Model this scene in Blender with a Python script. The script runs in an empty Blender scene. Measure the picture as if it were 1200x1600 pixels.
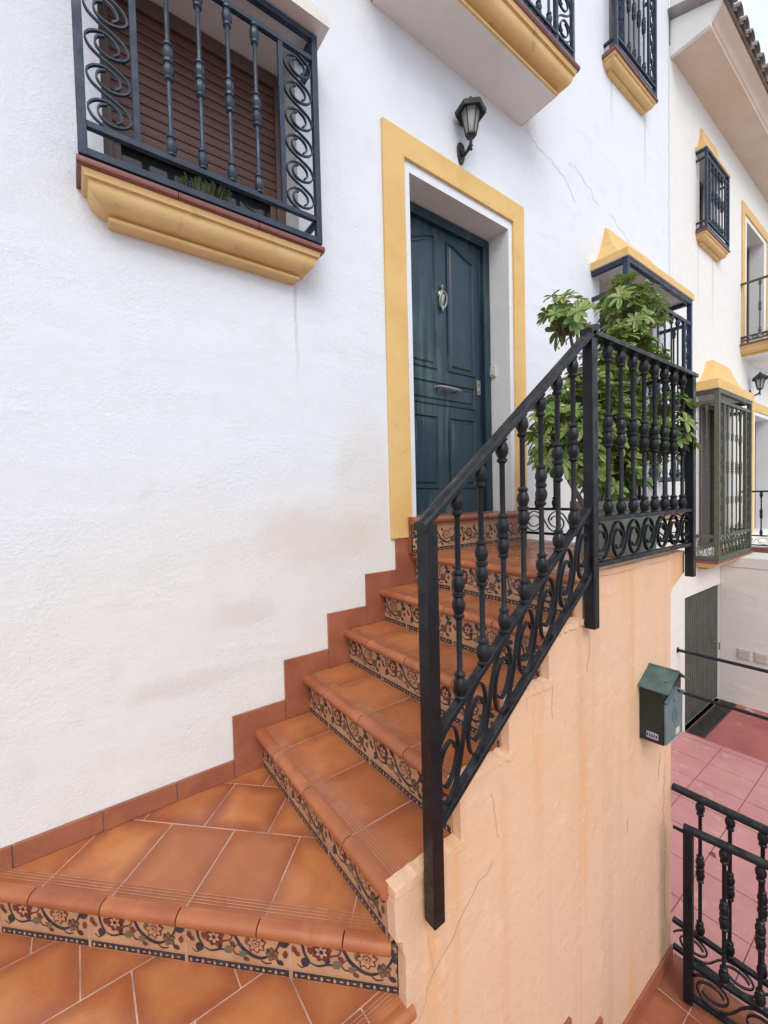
import bpy, bmesh, math, random
from mathutils import Vector, Matrix
R_ = math.radians
rnd = random.Random(7)

# ------------------------------------------------------------------ camera, sky, sun, exposure
scn = bpy.context.scene
cd = bpy.data.cameras.new('camera'); cam = bpy.data.objects.new('camera', cd); scn.collection.objects.link(cam)
cd.sensor_fit = 'HORIZONTAL'; cd.sensor_width = 36.0; cd.lens = 654.6 / 1200 * 36.0
cd.clip_start = 0.02; cd.clip_end = 500
W2C = ((0.80494415, -0.03889056, 0.59207469), (-0.59286369, -0.01230008, 0.80520889), (-0.02403246, -0.99916777, -0.03295768))
cam.matrix_world = Matrix(((W2C[0][0], -W2C[0][1], -W2C[0][2], 0.0), (W2C[1][0], -W2C[1][1], -W2C[1][2], -1.95),
                           (W2C[2][0], -W2C[2][1], -W2C[2][2], 0.0), (0, 0, 0, 1)))
scn.camera = cam

SUN_EL, SUN_AZ = R_(46), R_(205)          # azimuth of the sun, clockwise from +Y
wd = bpy.data.worlds.new('World'); scn.world = wd; wd.use_nodes = True
nt = wd.node_tree; nt.nodes.clear()
sky = nt.nodes.new('ShaderNodeTexSky'); sky.sky_type = 'NISHITA'; sky.sun_disc = False
sky.sun_elevation = SUN_EL; sky.sun_rotation = SUN_AZ; sky.dust_density = 4.0; sky.air_density = 1.0; sky.ozone_density = 1.0
cl = nt.nodes.new('ShaderNodeMix'); cl.data_type = 'RGBA'; cl.inputs[0].default_value = 0.72
cl.inputs[7].default_value = (7.6, 8.3, 9.2, 1)      # high thin cloud over the blue
bg = nt.nodes.new('ShaderNodeBackground'); bg.inputs[1].default_value = 0.13
wo = nt.nodes.new('ShaderNodeOutputWorld')
nt.links.new(sky.outputs[0], cl.inputs[6]); nt.links.new(cl.outputs[2], bg.inputs[0]); nt.links.new(bg.outputs[0], wo.inputs[0])
sl = bpy.data.lights.new('sun', 'SUN'); sl.energy = 1.1; sl.angle = R_(35); sl.color = (1.0, 0.96, 0.90)
so = bpy.data.objects.new('sun', sl); scn.collection.objects.link(so)
sd = Vector((math.sin(SUN_AZ) * math.cos(SUN_EL), math.cos(SUN_AZ) * math.cos(SUN_EL), math.sin(SUN_EL)))
so.rotation_euler = sd.to_track_quat('Z', 'Y').to_euler()
scn.view_settings.view_transform = 'Standard'; scn.view_settings.look = 'None'
scn.view_settings.exposure = 0.33; scn.view_settings.gamma = 1.0
scn.cycles.max_bounces = 8; scn.cycles.diffuse_bounces = 4

# ------------------------------------------------------------------ materials
class N:
    """small helper around one node tree"""
    def __init__(s, name, rough=0.6, spec=0.5, metal=0.0):
        s.m = bpy.data.materials.new(name); s.m.use_nodes = True
        s.t = s.m.node_tree; s.b = s.t.nodes['Principled BSDF']
        s.b.inputs['Roughness'].default_value = rough; s.b.inputs['Metallic'].default_value = metal
        s.b.inputs['Specular IOR Level'].default_value = spec
        s.tc = s.t.nodes.new('ShaderNodeTexCoord'); s.geo = s.t.nodes.new('ShaderNodeNewGeometry')
        s.pos = s.geo.outputs['Position']
    def ln(s, a, b):
        if isinstance(a, (int, float)): b.default_value = a
        elif isinstance(a, tuple): b.default_value = a if len(a) == len(b.default_value) else (*a, 1)
        else: s.t.links.new(a, b)
    def noise(s, scale, detail=3, rough=0.55, vec=None, dist=0.0, out=0):
        n = s.t.nodes.new('ShaderNodeTexNoise'); n.inputs['Scale'].default_value = scale
        n.inputs['Detail'].default_value = detail; n.inputs['Roughness'].default_value = rough
        n.inputs['Distortion'].default_value = dist
        s.ln(vec if vec is not None else s.pos, n.inputs['Vector']); return n.outputs[out]
    def voro(s, scale, vec=None, feature='F1'):
        n = s.t.nodes.new('ShaderNodeTexVoronoi'); n.feature = feature; n.inputs['Scale'].default_value = scale
        s.ln(vec if vec is not None else s.pos, n.inputs['Vector']); return n.outputs['Distance']
    def mapv(s, scale=(1, 1, 1), loc=(0, 0, 0), rot=(0, 0, 0), vec=None):
        n = s.t.nodes.new('ShaderNodeMapping'); n.inputs['Scale'].default_value = scale
        n.inputs['Location'].default_value = loc; n.inputs['Rotation'].default_value = rot
        s.ln(vec if vec is not None else s.pos, n.inputs['Vector']); return n.outputs[0]
    def ramp(s, f, a, b, lo=0.0, hi=1.0):
        n = s.t.nodes.new('ShaderNodeMapRange'); n.interpolation_type = 'SMOOTHSTEP'
        s.ln(f, n.inputs['Value']); s.ln(a, n.inputs['From Min']); s.ln(b, n.inputs['From Max'])
        n.inputs['To Min'].default_value = lo; n.inputs['To Max'].default_value = hi; return n.outputs[0]
    def math(s, op, a, b=0.0, c=0.0):
        n = s.t.nodes.new('ShaderNodeMath'); n.operation = op
        s.ln(a, n.inputs[0]); s.ln(b, n.inputs[1]); s.ln(c, n.inputs[2]); return n.outputs[0]
    def mix(s, f, a, b, mode='MIX'):
        n = s.t.nodes.new('ShaderNodeMix'); n.data_type = 'RGBA'; n.blend_type = mode
        s.ln(f, n.inputs[0]); s.ln(a, n.inputs[6]); s.ln(b, n.inputs[7]); return n.outputs[2]
    def xyz(s, vec=None):
        n = s.t.nodes.new('ShaderNodeSeparateXYZ'); s.ln(vec if vec is not None else s.pos, n.inputs[0]); return n.outputs
    def col(s, c): s.ln(c, s.b.inputs['Base Color'])
    def rough(s, r): s.ln(r, s.b.inputs['Roughness'])
    def bump(s, h, dist=0.002, strength=1.0):
        n = s.t.nodes.new('ShaderNodeBump'); n.inputs['Distance'].default_value = dist; n.inputs['Strength'].default_value = strength
        s.ln(h, n.inputs['Height']); s.t.links.new(n.outputs[0], s.b.inputs['Normal'])
M = {}

def blob(n, c, r, warp=0.25, sc=3.0):
    """1 inside an irregular blob round c, 0 outside"""
    d = n.t.nodes.new('ShaderNodeVectorMath'); d.operation = 'DISTANCE'
    n.ln(n.mapv((1 / r[0], 1.0, 1 / r[1])), d.inputs[0]); d.inputs[1].default_value = (c[0] / r[0], 0, c[1] / r[1])
    return n.ramp(n.math('ADD', d.outputs['Value'], n.math('MULTIPLY', n.noise(sc, 5), warp * 4)), 0.45 + warp * 2, 1.1 + warp * 2, 1, 0)

def stucco(name, cool, warm, stains=False, rough_scale=1.0):
    n = N(name, 0.92, 0.2)
    x, y, z = n.xyz()
    big = n.noise(1.3, 5, 0.6)
    if stains:
        edge = n.math('ADD', n.math('ADD', z, n.math('MULTIPLY', x, -0.12)), n.math('MULTIPLY', big, 0.7))
        f = n.math('MULTIPLY', n.ramp(edge, 0.0, 0.55, 1, 0), 0.85)
        f = n.math('MAXIMUM', f, n.ramp(big, 0.58, 0.78, 0, 0.35))
    else:
        f = n.ramp(big, 0.35, 0.7)
    c = n.mix(f, cool, warm)
    c = n.mix(n.ramp(n.noise(7, 6, 0.65), 0.50, 0.78, 0, 0.32), c, (0.64, 0.63, 0.62))
    if stains:
        c = n.mix(n.math('MULTIPLY', blob(n, (1.02, -0.20), (0.42, 0.20), 0.22, 5), 0.26), c, (0.62, 0.44, 0.36))
        c = n.mix(n.math('MULTIPLY', blob(n, (0.62, -0.52), (0.20, 0.08), 0.30, 9), 0.24), c, (0.56, 0.49, 0.45))
        c = n.mix(n.math('MULTIPLY', blob(n, (0.37, -0.78), (0.30, 0.06), 0.30, 12), 0.26), c, (0.60, 0.48, 0.42))
        c = n.mix(n.math('MULTIPLY', blob(n, (1.3, 0.05), (0.22, 0.5), 0.25, 4), 0.28), c, (0.70, 0.62, 0.52))
        # brown splash specks low on the wall and the run-down under the sill ends
        sp = n.math('MULTIPLY', n.ramp(n.voro(28), 0.10, 0.04), n.ramp(n.noise(3.1, 3), 0.55, 0.66))
        c = n.mix(n.math('MULTIPLY', n.math('MULTIPLY', sp, n.ramp(z, -0.2, -0.6)), 0.45), c, (0.35, 0.25, 0.2))
        for sx, zt, zb, wdt in ((0.922, 1.06, 0.45, 0.014), (4.92, 3.88, 2.9, 0.03), (6.45, 3.1, 1.9, 0.03), (4.2, 3.88, 3.3, 0.03), (7.0, 3.1, 1.8, 0.05)):
            dx = n.math('ABSOLUTE', n.math('SUBTRACT', n.math('ADD', x, n.math('MULTIPLY', n.noise(6, 2), 0.03)), sx + 0.015))
            k = n.math('MULTIPLY', n.ramp(dx, 0.002, wdt, 1, 0), n.math('MULTIPLY', n.ramp(z, zb, zt), n.ramp(z, zt + .002, zt, 0, 1)))
            c = n.mix(n.math('MULTIPLY', k, 0.45), c, (0.45, 0.40, 0.36))
    n.col(c)
    h = n.math('ADD', n.math('MULTIPLY', n.noise(210 * rough_scale, 6, 0.75), 0.85), n.math('MULTIPLY', n.ramp(n.noise(60 * rough_scale, 4, 0.6), 0.40, 0.72), n.ramp(n.noise(2.6, 3), 0.35, 0.65, 0.05, 0.34)))
    h = n.math('ADD', h, n.math('MULTIPLY', n.noise(4, 3, 0.45), 2.6))
    if stains: h = n.math('ADD', h, n.math('MULTIPLY', n.ramp(n.noise(1.0, 3, 0.5, vec=n.mapv((1.1, 1, 4.2), rot=(0, 0.35, 0)), dist=0.8), 0.42, 0.70), 0.55))
    n.bump(h, 0.0048, 0.72)
    return n.m
M['wall'] = stucco('white_stucco', (0.765, 0.80, 0.865), (0.765, 0.755, 0.73), True)  # second colour, low on the wall: cream repaint, lowered to hold some shade
M['wall2'] = stucco('white_plaster', (0.80, 0.79, 0.77), (0.76, 0.73, 0.68), True)
M['reveal'] = stucco('white_smooth_plaster', (0.82, 0.82, 0.83), (0.80, 0.79, 0.78))

def peach():
    n = N('peach_plaster', 0.9, 0.2); x, y, z = n.xyz()
    big = n.noise(1.1, 4)
    c = n.mix(n.ramp(big, 0.35, 0.65), (0.73, 0.46, 0.285), (0.72, 0.48, 0.325))
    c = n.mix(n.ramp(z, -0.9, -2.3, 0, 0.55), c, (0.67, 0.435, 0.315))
    st = n.noise(1.0, 5, 0.6, vec=n.mapv((4.5, 3, 0.25)))
    c = n.mix(n.ramp(st, 0.50, 0.70, 0, 0.72), c, (0.70, 0.34, 0.13))
    st2 = n.noise(1.0, 5, 0.6, vec=n.mapv((7, 3, 0.35), (4.2, 0, 1)))
    c = n.mix(n.ramp(st2, 0.51, 0.73, 0, 0.55), c, (0.56, 0.36, 0.25))
    c = n.mix(n.ramp(n.noise(4.5, 6, 0.65), 0.56, 0.74, 0, 0.45), c, (0.58, 0.38, 0.28))
    c = n.mix(n.ramp(n.noise(11, 6, 0.7), 0.56, 0.74, 0, 0.4), c, (0.82, 0.62, 0.45))
    n.col(c)
    h = n.math('ADD', n.math('MULTIPLY', n.noise(140, 4, 0.65), 0.7), n.math('MULTIPLY', n.noise(22, 5, 0.6), 1.6))
    n.bump(n.math('ADD', h, n.math('MULTIPLY', n.noise(4, 3), 3)), 0.0045, 0.55)
    return n.m
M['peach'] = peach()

def paint(name, c1, c2, rough=0.7, bumps=0.003, dirt=None, dirt_amt=0.4):
    n = N(name, rough, 0.3)
    c = n.mix(n.ramp(n.noise(3.5, 5, 0.6), 0.35, 0.68), c1, c2)
    if dirt: c = n.mix(n.ramp(n.noise(9, 6, 0.7), 0.56, 0.74, 0, dirt_amt), c, dirt)
    n.col(c)
    n.bump(n.math('ADD', n.noise(110, 4, 0.65), n.math('MULTIPLY', n.noise(20, 3), 1.5)), bumps, 0.6)
    return n.m
M['yellow'] = paint('yellow_painted_plaster', (0.74, 0.50, 0.205), (0.69, 0.44, 0.165), 0.8, 0.003, (0.5, 0.32, 0.15))
M['ochre'] = paint('ochre_moulding_paint', (0.72, 0.51, 0.25), (0.66, 0.44, 0.19), 0.75, 0.002, (0.36, 0.23, 0.13), 0.75)
M['hoodyellow'] = paint('yellow_hood_paint', (0.76, 0.51, 0.21), (0.71, 0.46, 0.18), 0.75, 0.002, (0.5, 0.3, 0.12))
M['beige'] = paint('beige_soffit_paint', (0.70, 0.58, 0.48), (0.65, 0.53, 0.43), 0.8, 0.002, (0.42, 0.32, 0.27), 0.3)
M['hoodwhite'] = paint('weathered_white_plaster', (0.74, 0.71, 0.66), (0.66, 0.62, 0.57), 0.85, 0.003, (0.42, 0.36, 0.3), 0.4)

def clay(name, light, dark, edge, rough=0.34, edge_amt=0.75, uv=True):
    n = N(name, rough, 0.5)
    isl = n.geo.outputs['Random Per Island']
    off = n.t.nodes.new('ShaderNodeVectorMath'); off.operation = 'ADD'
    n.ln(n.pos, off.inputs[0]); cx = n.t.nodes.new('ShaderNodeCombineXYZ')
    n.ln(n.math('MULTIPLY', isl, 37.0), cx.inputs[0]); n.ln(n.math('MULTIPLY', isl, 11.0), cx.inputs[1]); n.ln(cx.outputs[0], off.inputs[1])
    v = off.outputs[0]
    c = n.mix(n.ramp(n.noise(5.5, 5, 0.6, vec=v, dist=0.6), 0.32, 0.68), light, dark)
    c = n.mix(n.ramp(n.noise(26, 5, 0.7, vec=v), 0.45, 0.75, 0, 0.25), c, dark)
    if uv:
        u, w, _ = n.xyz(n.tc.outputs['UV'])
        e = n.math('MINIMUM', n.math('MINIMUM', u, n.math('SUBTRACT', 1.0, u)), n.math('MINIMUM', w, n.math('SUBTRACT', 1.0, w)))
        e = n.math('ADD', e, n.math('MULTIPLY', n.math('SUBTRACT', n.noise(7, 4, vec=v), 0.5), 0.32))
        c = n.mix(n.math('MULTIPLY', n.ramp(e, -0.02, 0.28, edge_amt, 0), n.math('ADD', 0.55, n.math('MULTIPLY', 0.45, n.math('FRACT', n.math('MULTIPLY', isl, 5.71))))), c, edge)
    c = n.mix(n.math('MULTIPLY', n.ramp(isl, 0.25, 1.0), 0.38), c, edge)
    # ceramic speckle and scuffs
    c = n.mix(n.ramp(n.voro(210, vec=v), 0.16, 0.05, 0, 0.25), c, (0.62, 0.36, 0.2))
    c = n.mix(n.ramp(n.noise(2.3, 6, 0.7), 0.56, 0.78, 0, 0.18), c, (0.42, 0.25, 0.17))
    n.col(c)
    n.rough(n.ramp(n.noise(8, 5, 0.65), 0.3, 0.75, rough - 0.1, rough + 0.22))
    n.bump(n.math('ADD', n.noise(60, 3), n.math('MULTIPLY', n.noise(9, 2), 3.0)), 0.0012, 0.5)
    return n.m
M['tile'] = clay('flamed_clay_tile', (0.52, 0.195, 0.070), (0.44, 0.146, 0.053), (0.25, 0.066, 0.032), 0.22, 0.85)
M['nosing'] = clay('glazed_nosing_tile', (0.44, 0.148, 0.056), (0.33, 0.098, 0.040), (0.22, 0.058, 0.029), 0.24, 0.3, False)
M['skirt'] = clay('clay_skirting_tile', (0.35, 0.122, 0.066), (0.26, 0.084, 0.048), (0.17, 0.05, 0.03), 0.34, 0.3, False)
M['terrace'] = clay('terrace_clay_tile', (0.38, 0.125, 0.06), (0.29, 0.085, 0.04), (0.20, 0.055, 0.03), 0.38)
M['silltile'] = clay('glazed_red_sill_tile', (0.22, 0.075, 0.06), (0.17, 0.055, 0.045), (0.12, 0.04, 0.035), 0.3, 0.3, False)
def plain(name, c1, c2, rough, sc=20, bump=0.001, spec=0.5, metal=0.0):
    n = N(name, rough, spec, metal); n.col(n.mix(n.ramp(n.noise(sc, 5, 0.6), 0.35, 0.68), c1, c2))
    if bump: n.bump(n.noise(sc * 4, 4), bump, 0.6)
    return n.m
M['grout'] = plain('pale_pink_grout', (0.64, 0.45, 0.37), (0.34, 0.21, 0.165), 0.9, 9)
M['groove'] = plain('pale_grip_line', (0.50, 0.26, 0.15), (0.36, 0.15, 0.08), 0.6)
M['cream'] = plain('cream_glaze', (0.50, 0.29, 0.165), (0.41, 0.22, 0.125), 0.25, 14, 0)
M['ink'] = plain('blue_black_glaze', (0.022, 0.022, 0.035), (0.045, 0.04, 0.05), 0.25, 30, 0)
M['rust'] = plain('red_brown_glaze', (0.17, 0.042, 0.03), (0.12, 0.03, 0.025), 0.25, 30, 0)
M['petal'] = plain('tan_glaze', (0.52, 0.27, 0.15), (0.42, 0.19, 0.11), 0.25, 30, 0)
M['leafglaze'] = plain('olive_glaze', (0.12, 0.12, 0.08), (0.16, 0.12, 0.07), 0.25, 30, 0)

def iron(name, c1, c2, rough=0.42):
    n = N(name, rough, 0.36)
    c = n.mix(n.ramp(n.noise(14, 5, 0.65), 0.38, 0.7), c1, c2)
    up = n.xyz(n.geo.outputs['Normal'])[2]
    dust = n.math('MULTIPLY', n.ramp(n.noise(24, 5, 0.7), 0.42, 0.68), n.ramp(up, 0.25, 0.9))
    c = n.mix(n.math('MULTIPLY', dust, 0.22), c, (0.15, 0.15, 0.15))
    n.col(c); n.rough(n.ramp(n.noise(18, 5), 0.3, 0.7, rough - 0.1, rough + 0.2))
    n.bump(n.math('ADD', n.noise(70, 4), n.math('MULTIPLY', n.noise(16, 2), 1.5)), 0.0012, 0.6)
    return n.m
M['iron'] = iron('black_painted_iron', (0.0045, 0.006, 0.009), (0.009, 0.0115, 0.016))
M['blueiron'] = iron('blue_black_painted_iron', (0.022, 0.036, 0.062), (0.036, 0.054, 0.085), 0.42)
M['greeniron'] = iron('olive_green_painted_iron', (0.085, 0.092, 0.062), (0.12, 0.12, 0.088), 0.5)

def door_paint():
    n = N('dark_teal_door_paint', 0.34, 0.5)
    streak = n.noise(1.0, 5, 0.6, vec=n.mapv((22, 6, 1.6)))
    c = n.mix(n.ramp(streak, 0.35, 0.7), (0.007, 0.026, 0.044), (0.013, 0.040, 0.058))
    c = n.mix(n.math('MULTIPLY', n.ramp(n.noise(2.4, 4), 0.45, 0.7), n.ramp(streak, 0.40, 0.68)), c, (0.06, 0.11, 0.11))
    c = n.mix(n.ramp(n.noise(30, 5, 0.7), 0.62, 0.75, 0, 0.5), c, (0.10, 0.12, 0.11))
    n.col(c); n.rough(n.ramp(streak, 0.3, 0.7, 0.26, 0.5)); n.bump(n.noise(1.0, 4, vec=n.mapv((160, 40, 8))), 0.0008, 0.5)
    return n.m
M['door'] = door_paint()
M['brass'] = plain('tarnished_pale_metal', (0.34, 0.36, 0.33), (0.20, 0.22, 0.20), 0.4, 40, 0.001, 0.5, 0.6)
M['steel'] = plain('worn_steel', (0.40, 0.38, 0.34), (0.28, 0.26, 0.23), 0.35, 40, 0.0005, 0.5, 0.8)
M['plastic'] = plain('ivory_plastic', (0.62, 0.60, 0.54), (0.58, 0.56, 0.50), 0.4, 20, 0)
M['shutter'] = plain('brown_shutter_plastic', (0.105, 0.042, 0.034), (0.085, 0.034, 0.028), 0.42, 6, 0.0005)
M['frame'] = plain('brown_window_frame', (0.12, 0.075, 0.062), (0.095, 0.06, 0.05), 0.4, 6, 0.0005)
M['dark'] = plain('dark_room', (0.012, 0.014, 0.02), (0.02, 0.022, 0.028), 0.7, 3, 0)
def glass():
    n = N('window_glass', 0.05, 0.6); n.col(n.mix(0.5, (0.02, 0.025, 0.03), (0.03, 0.035, 0.04))); return n.m
M['glass'] = glass()
M['lampglass'] = plain('frosted_lamp_glass', (0.36, 0.38, 0.37), (0.26, 0.28, 0.28), 0.25, 20, 0)
M['lampiron'] = iron('grey_black_lamp_iron', (0.02, 0.02, 0.022), (0.04, 0.04, 0.042), 0.5)
M['mail'] = plain('dark_green_sheet_metal', (0.006, 0.017, 0.013), (0.010, 0.024, 0.020), 0.4, 8, 0.0008)
M['mailroof'] = plain('weathered_green_sheet_metal', (0.045, 0.095, 0.086), (0.085, 0.145, 0.135), 0.5, 14, 0.001)
M['mailfront'] = plain('faded_blue_green_sheet_metal', (0.10, 0.155, 0.175), (0.14, 0.20, 0.215), 0.5, 16, 0.001)
M['lilac'] = plain('lilac_sticker', (0.42, 0.38, 0.60), (0.36, 0.33, 0.54), 0.6, 60, 0)
M['stickery'] = plain('yellowed_sticker', (0.62, 0.55, 0.33), (0.55, 0.48, 0.28), 0.6, 60, 0)
M['garage'] = plain('grey_green_ribbed_metal', (0.062, 0.072, 0.058), (0.09, 0.096, 0.078), 0.5, 5, 0.001)
M['rooftile'] = plain('weathered_roof_tile', (0.30, 0.26, 0.25), (0.19, 0.165, 0.16), 0.85, 7, 0.004)
M['trough'] = plain('grey_green_planter', (0.20, 0.25, 0.20), (0.15, 0.19, 0.155), 0.55, 10, 0.001)
M['soil'] = plain('potting_soil', (0.06, 0.04, 0.028), (0.035, 0.025, 0.018), 0.95, 40, 0.006)
M['bark'] = plain('green_brown_bark', (0.15, 0.115, 0.075), (0.10, 0.08, 0.05), 0.85, 30, 0.003)
M['crack'] = plain('crack_line', (0.60, 0.385, 0.25), (0.54, 0.345, 0.23), 0.95, 60, 0)
M['crackw'] = plain('hairline_crack', (0.64, 0.64, 0.66), (0.57, 0.57, 0.59), 0.95, 60, 0)
M['deadleaf'] = plain('dry_leaf', (0.16, 0.075, 0.04), (0.10, 0.05, 0.03), 0.8, 40, 0.001)

def leafmat():
    n = N('variegated_leaf', 0.32, 0.5)
    u, v, _ = n.xyz(n.tc.outputs['UV']); isl = n.geo.outputs['Random Per Island']
    g = n.mix(isl, (0.10, 0.195, 0.042), (0.24, 0.35, 0.085))
    d = n.math('ABSOLUTE', n.math('SUBTRACT', u, 0.5))
    k = n.math('ADD', d, n.math('MULTIPLY', n.math('SUBTRACT', n.noise(45, 3), 0.5), 0.75))
    var = n.math('MULTIPLY', n.ramp(k, 0.28, 0.42), n.ramp(n.math('FRACT', n.math('MULTIPLY', isl, 7.13)), 0.45, 0.75))
    c = n.mix(var, g, (0.50, 0.49, 0.17))
    c = n.mix(n.ramp(n.math('FRACT', n.math('MULTIPLY', isl, 3.37)), 0.93, 0.95, 0, 0.8), c, (0.42, 0.36, 0.10))
    n.col(c)
    n.b.inputs['Transmission Weight'].default_value = 0.0
    tr = n.t.nodes.new('ShaderNodeBsdfTranslucent'); n.ln(n.mix(0.5, c, (0.25, 0.35, 0.05)), tr.inputs[0])
    ms = n.t.nodes.new('ShaderNodeMixShader'); ms.inputs[0].default_value = 0.22
    out = n.t.nodes['Material Output']; n.t.links.new(n.b.outputs[0], ms.inputs[1]); n.t.links.new(tr.outputs[0], ms.inputs[2]); n.t.links.new(ms.outputs[0], out.inputs[0])
    return n.m
M['leaf'] = leafmat()
M['herb'] = plain('small_grey_green_leaf', (0.10, 0.14, 0.06), (0.15, 0.18, 0.09), 0.6, 60, 0)

def pink():
    n = N('pink_painted_paving', 0.75, 0.3); x, y, z = n.xyz()
    c = n.mix(n.ramp(n.noise(1.6, 5, 0.65), 0.35, 0.68), (0.51, 0.25, 0.24), (0.44, 0.20, 0.195))
    c = n.mix(n.ramp(n.noise(6, 6, 0.7), 0.54, 0.74, 0, 0.55), c, (0.62, 0.43, 0.40))
    c = n.mix(n.ramp(n.noise(19, 6, 0.7), 0.58, 0.74, 0, 0.5), c, (0.36, 0.15, 0.13))
    n.col(c); n.bump(n.noise(50, 5), 0.003, 0.5); return n.m
M['pink'] = pink()
def drive():
    n = N('worn_red_concrete', 0.75, 0.3)
    c = n.mix(n.ramp(n.noise(2.2, 5, 0.65), 0.35, 0.68), (0.40, 0.135, 0.125), (0.33, 0.10, 0.095))
    c = n.mix(n.ramp(n.noise(3.5, 6, 0.7), 0.56, 0.66, 0, 0.75), c, (0.55, 0.42, 0.38))
    n.col(c); n.bump(n.noise(40, 5), 0.003, 0.5); return n.m
M['drive'] = drive()
M['joint'] = plain('dark_paving_joint', (0.26, 0.10, 0.09), (0.20, 0.08, 0.07), 0.9)
M['ground'] = plain('pale_street_concrete', (0.36, 0.31, 0.28), (0.30, 0.26, 0.24), 0.9, 2, 0.004)
M['grate'] = plain('dark_drain_iron', (0.035, 0.035, 0.033), (0.06, 0.058, 0.052), 0.6, 20, 0.001)

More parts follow.
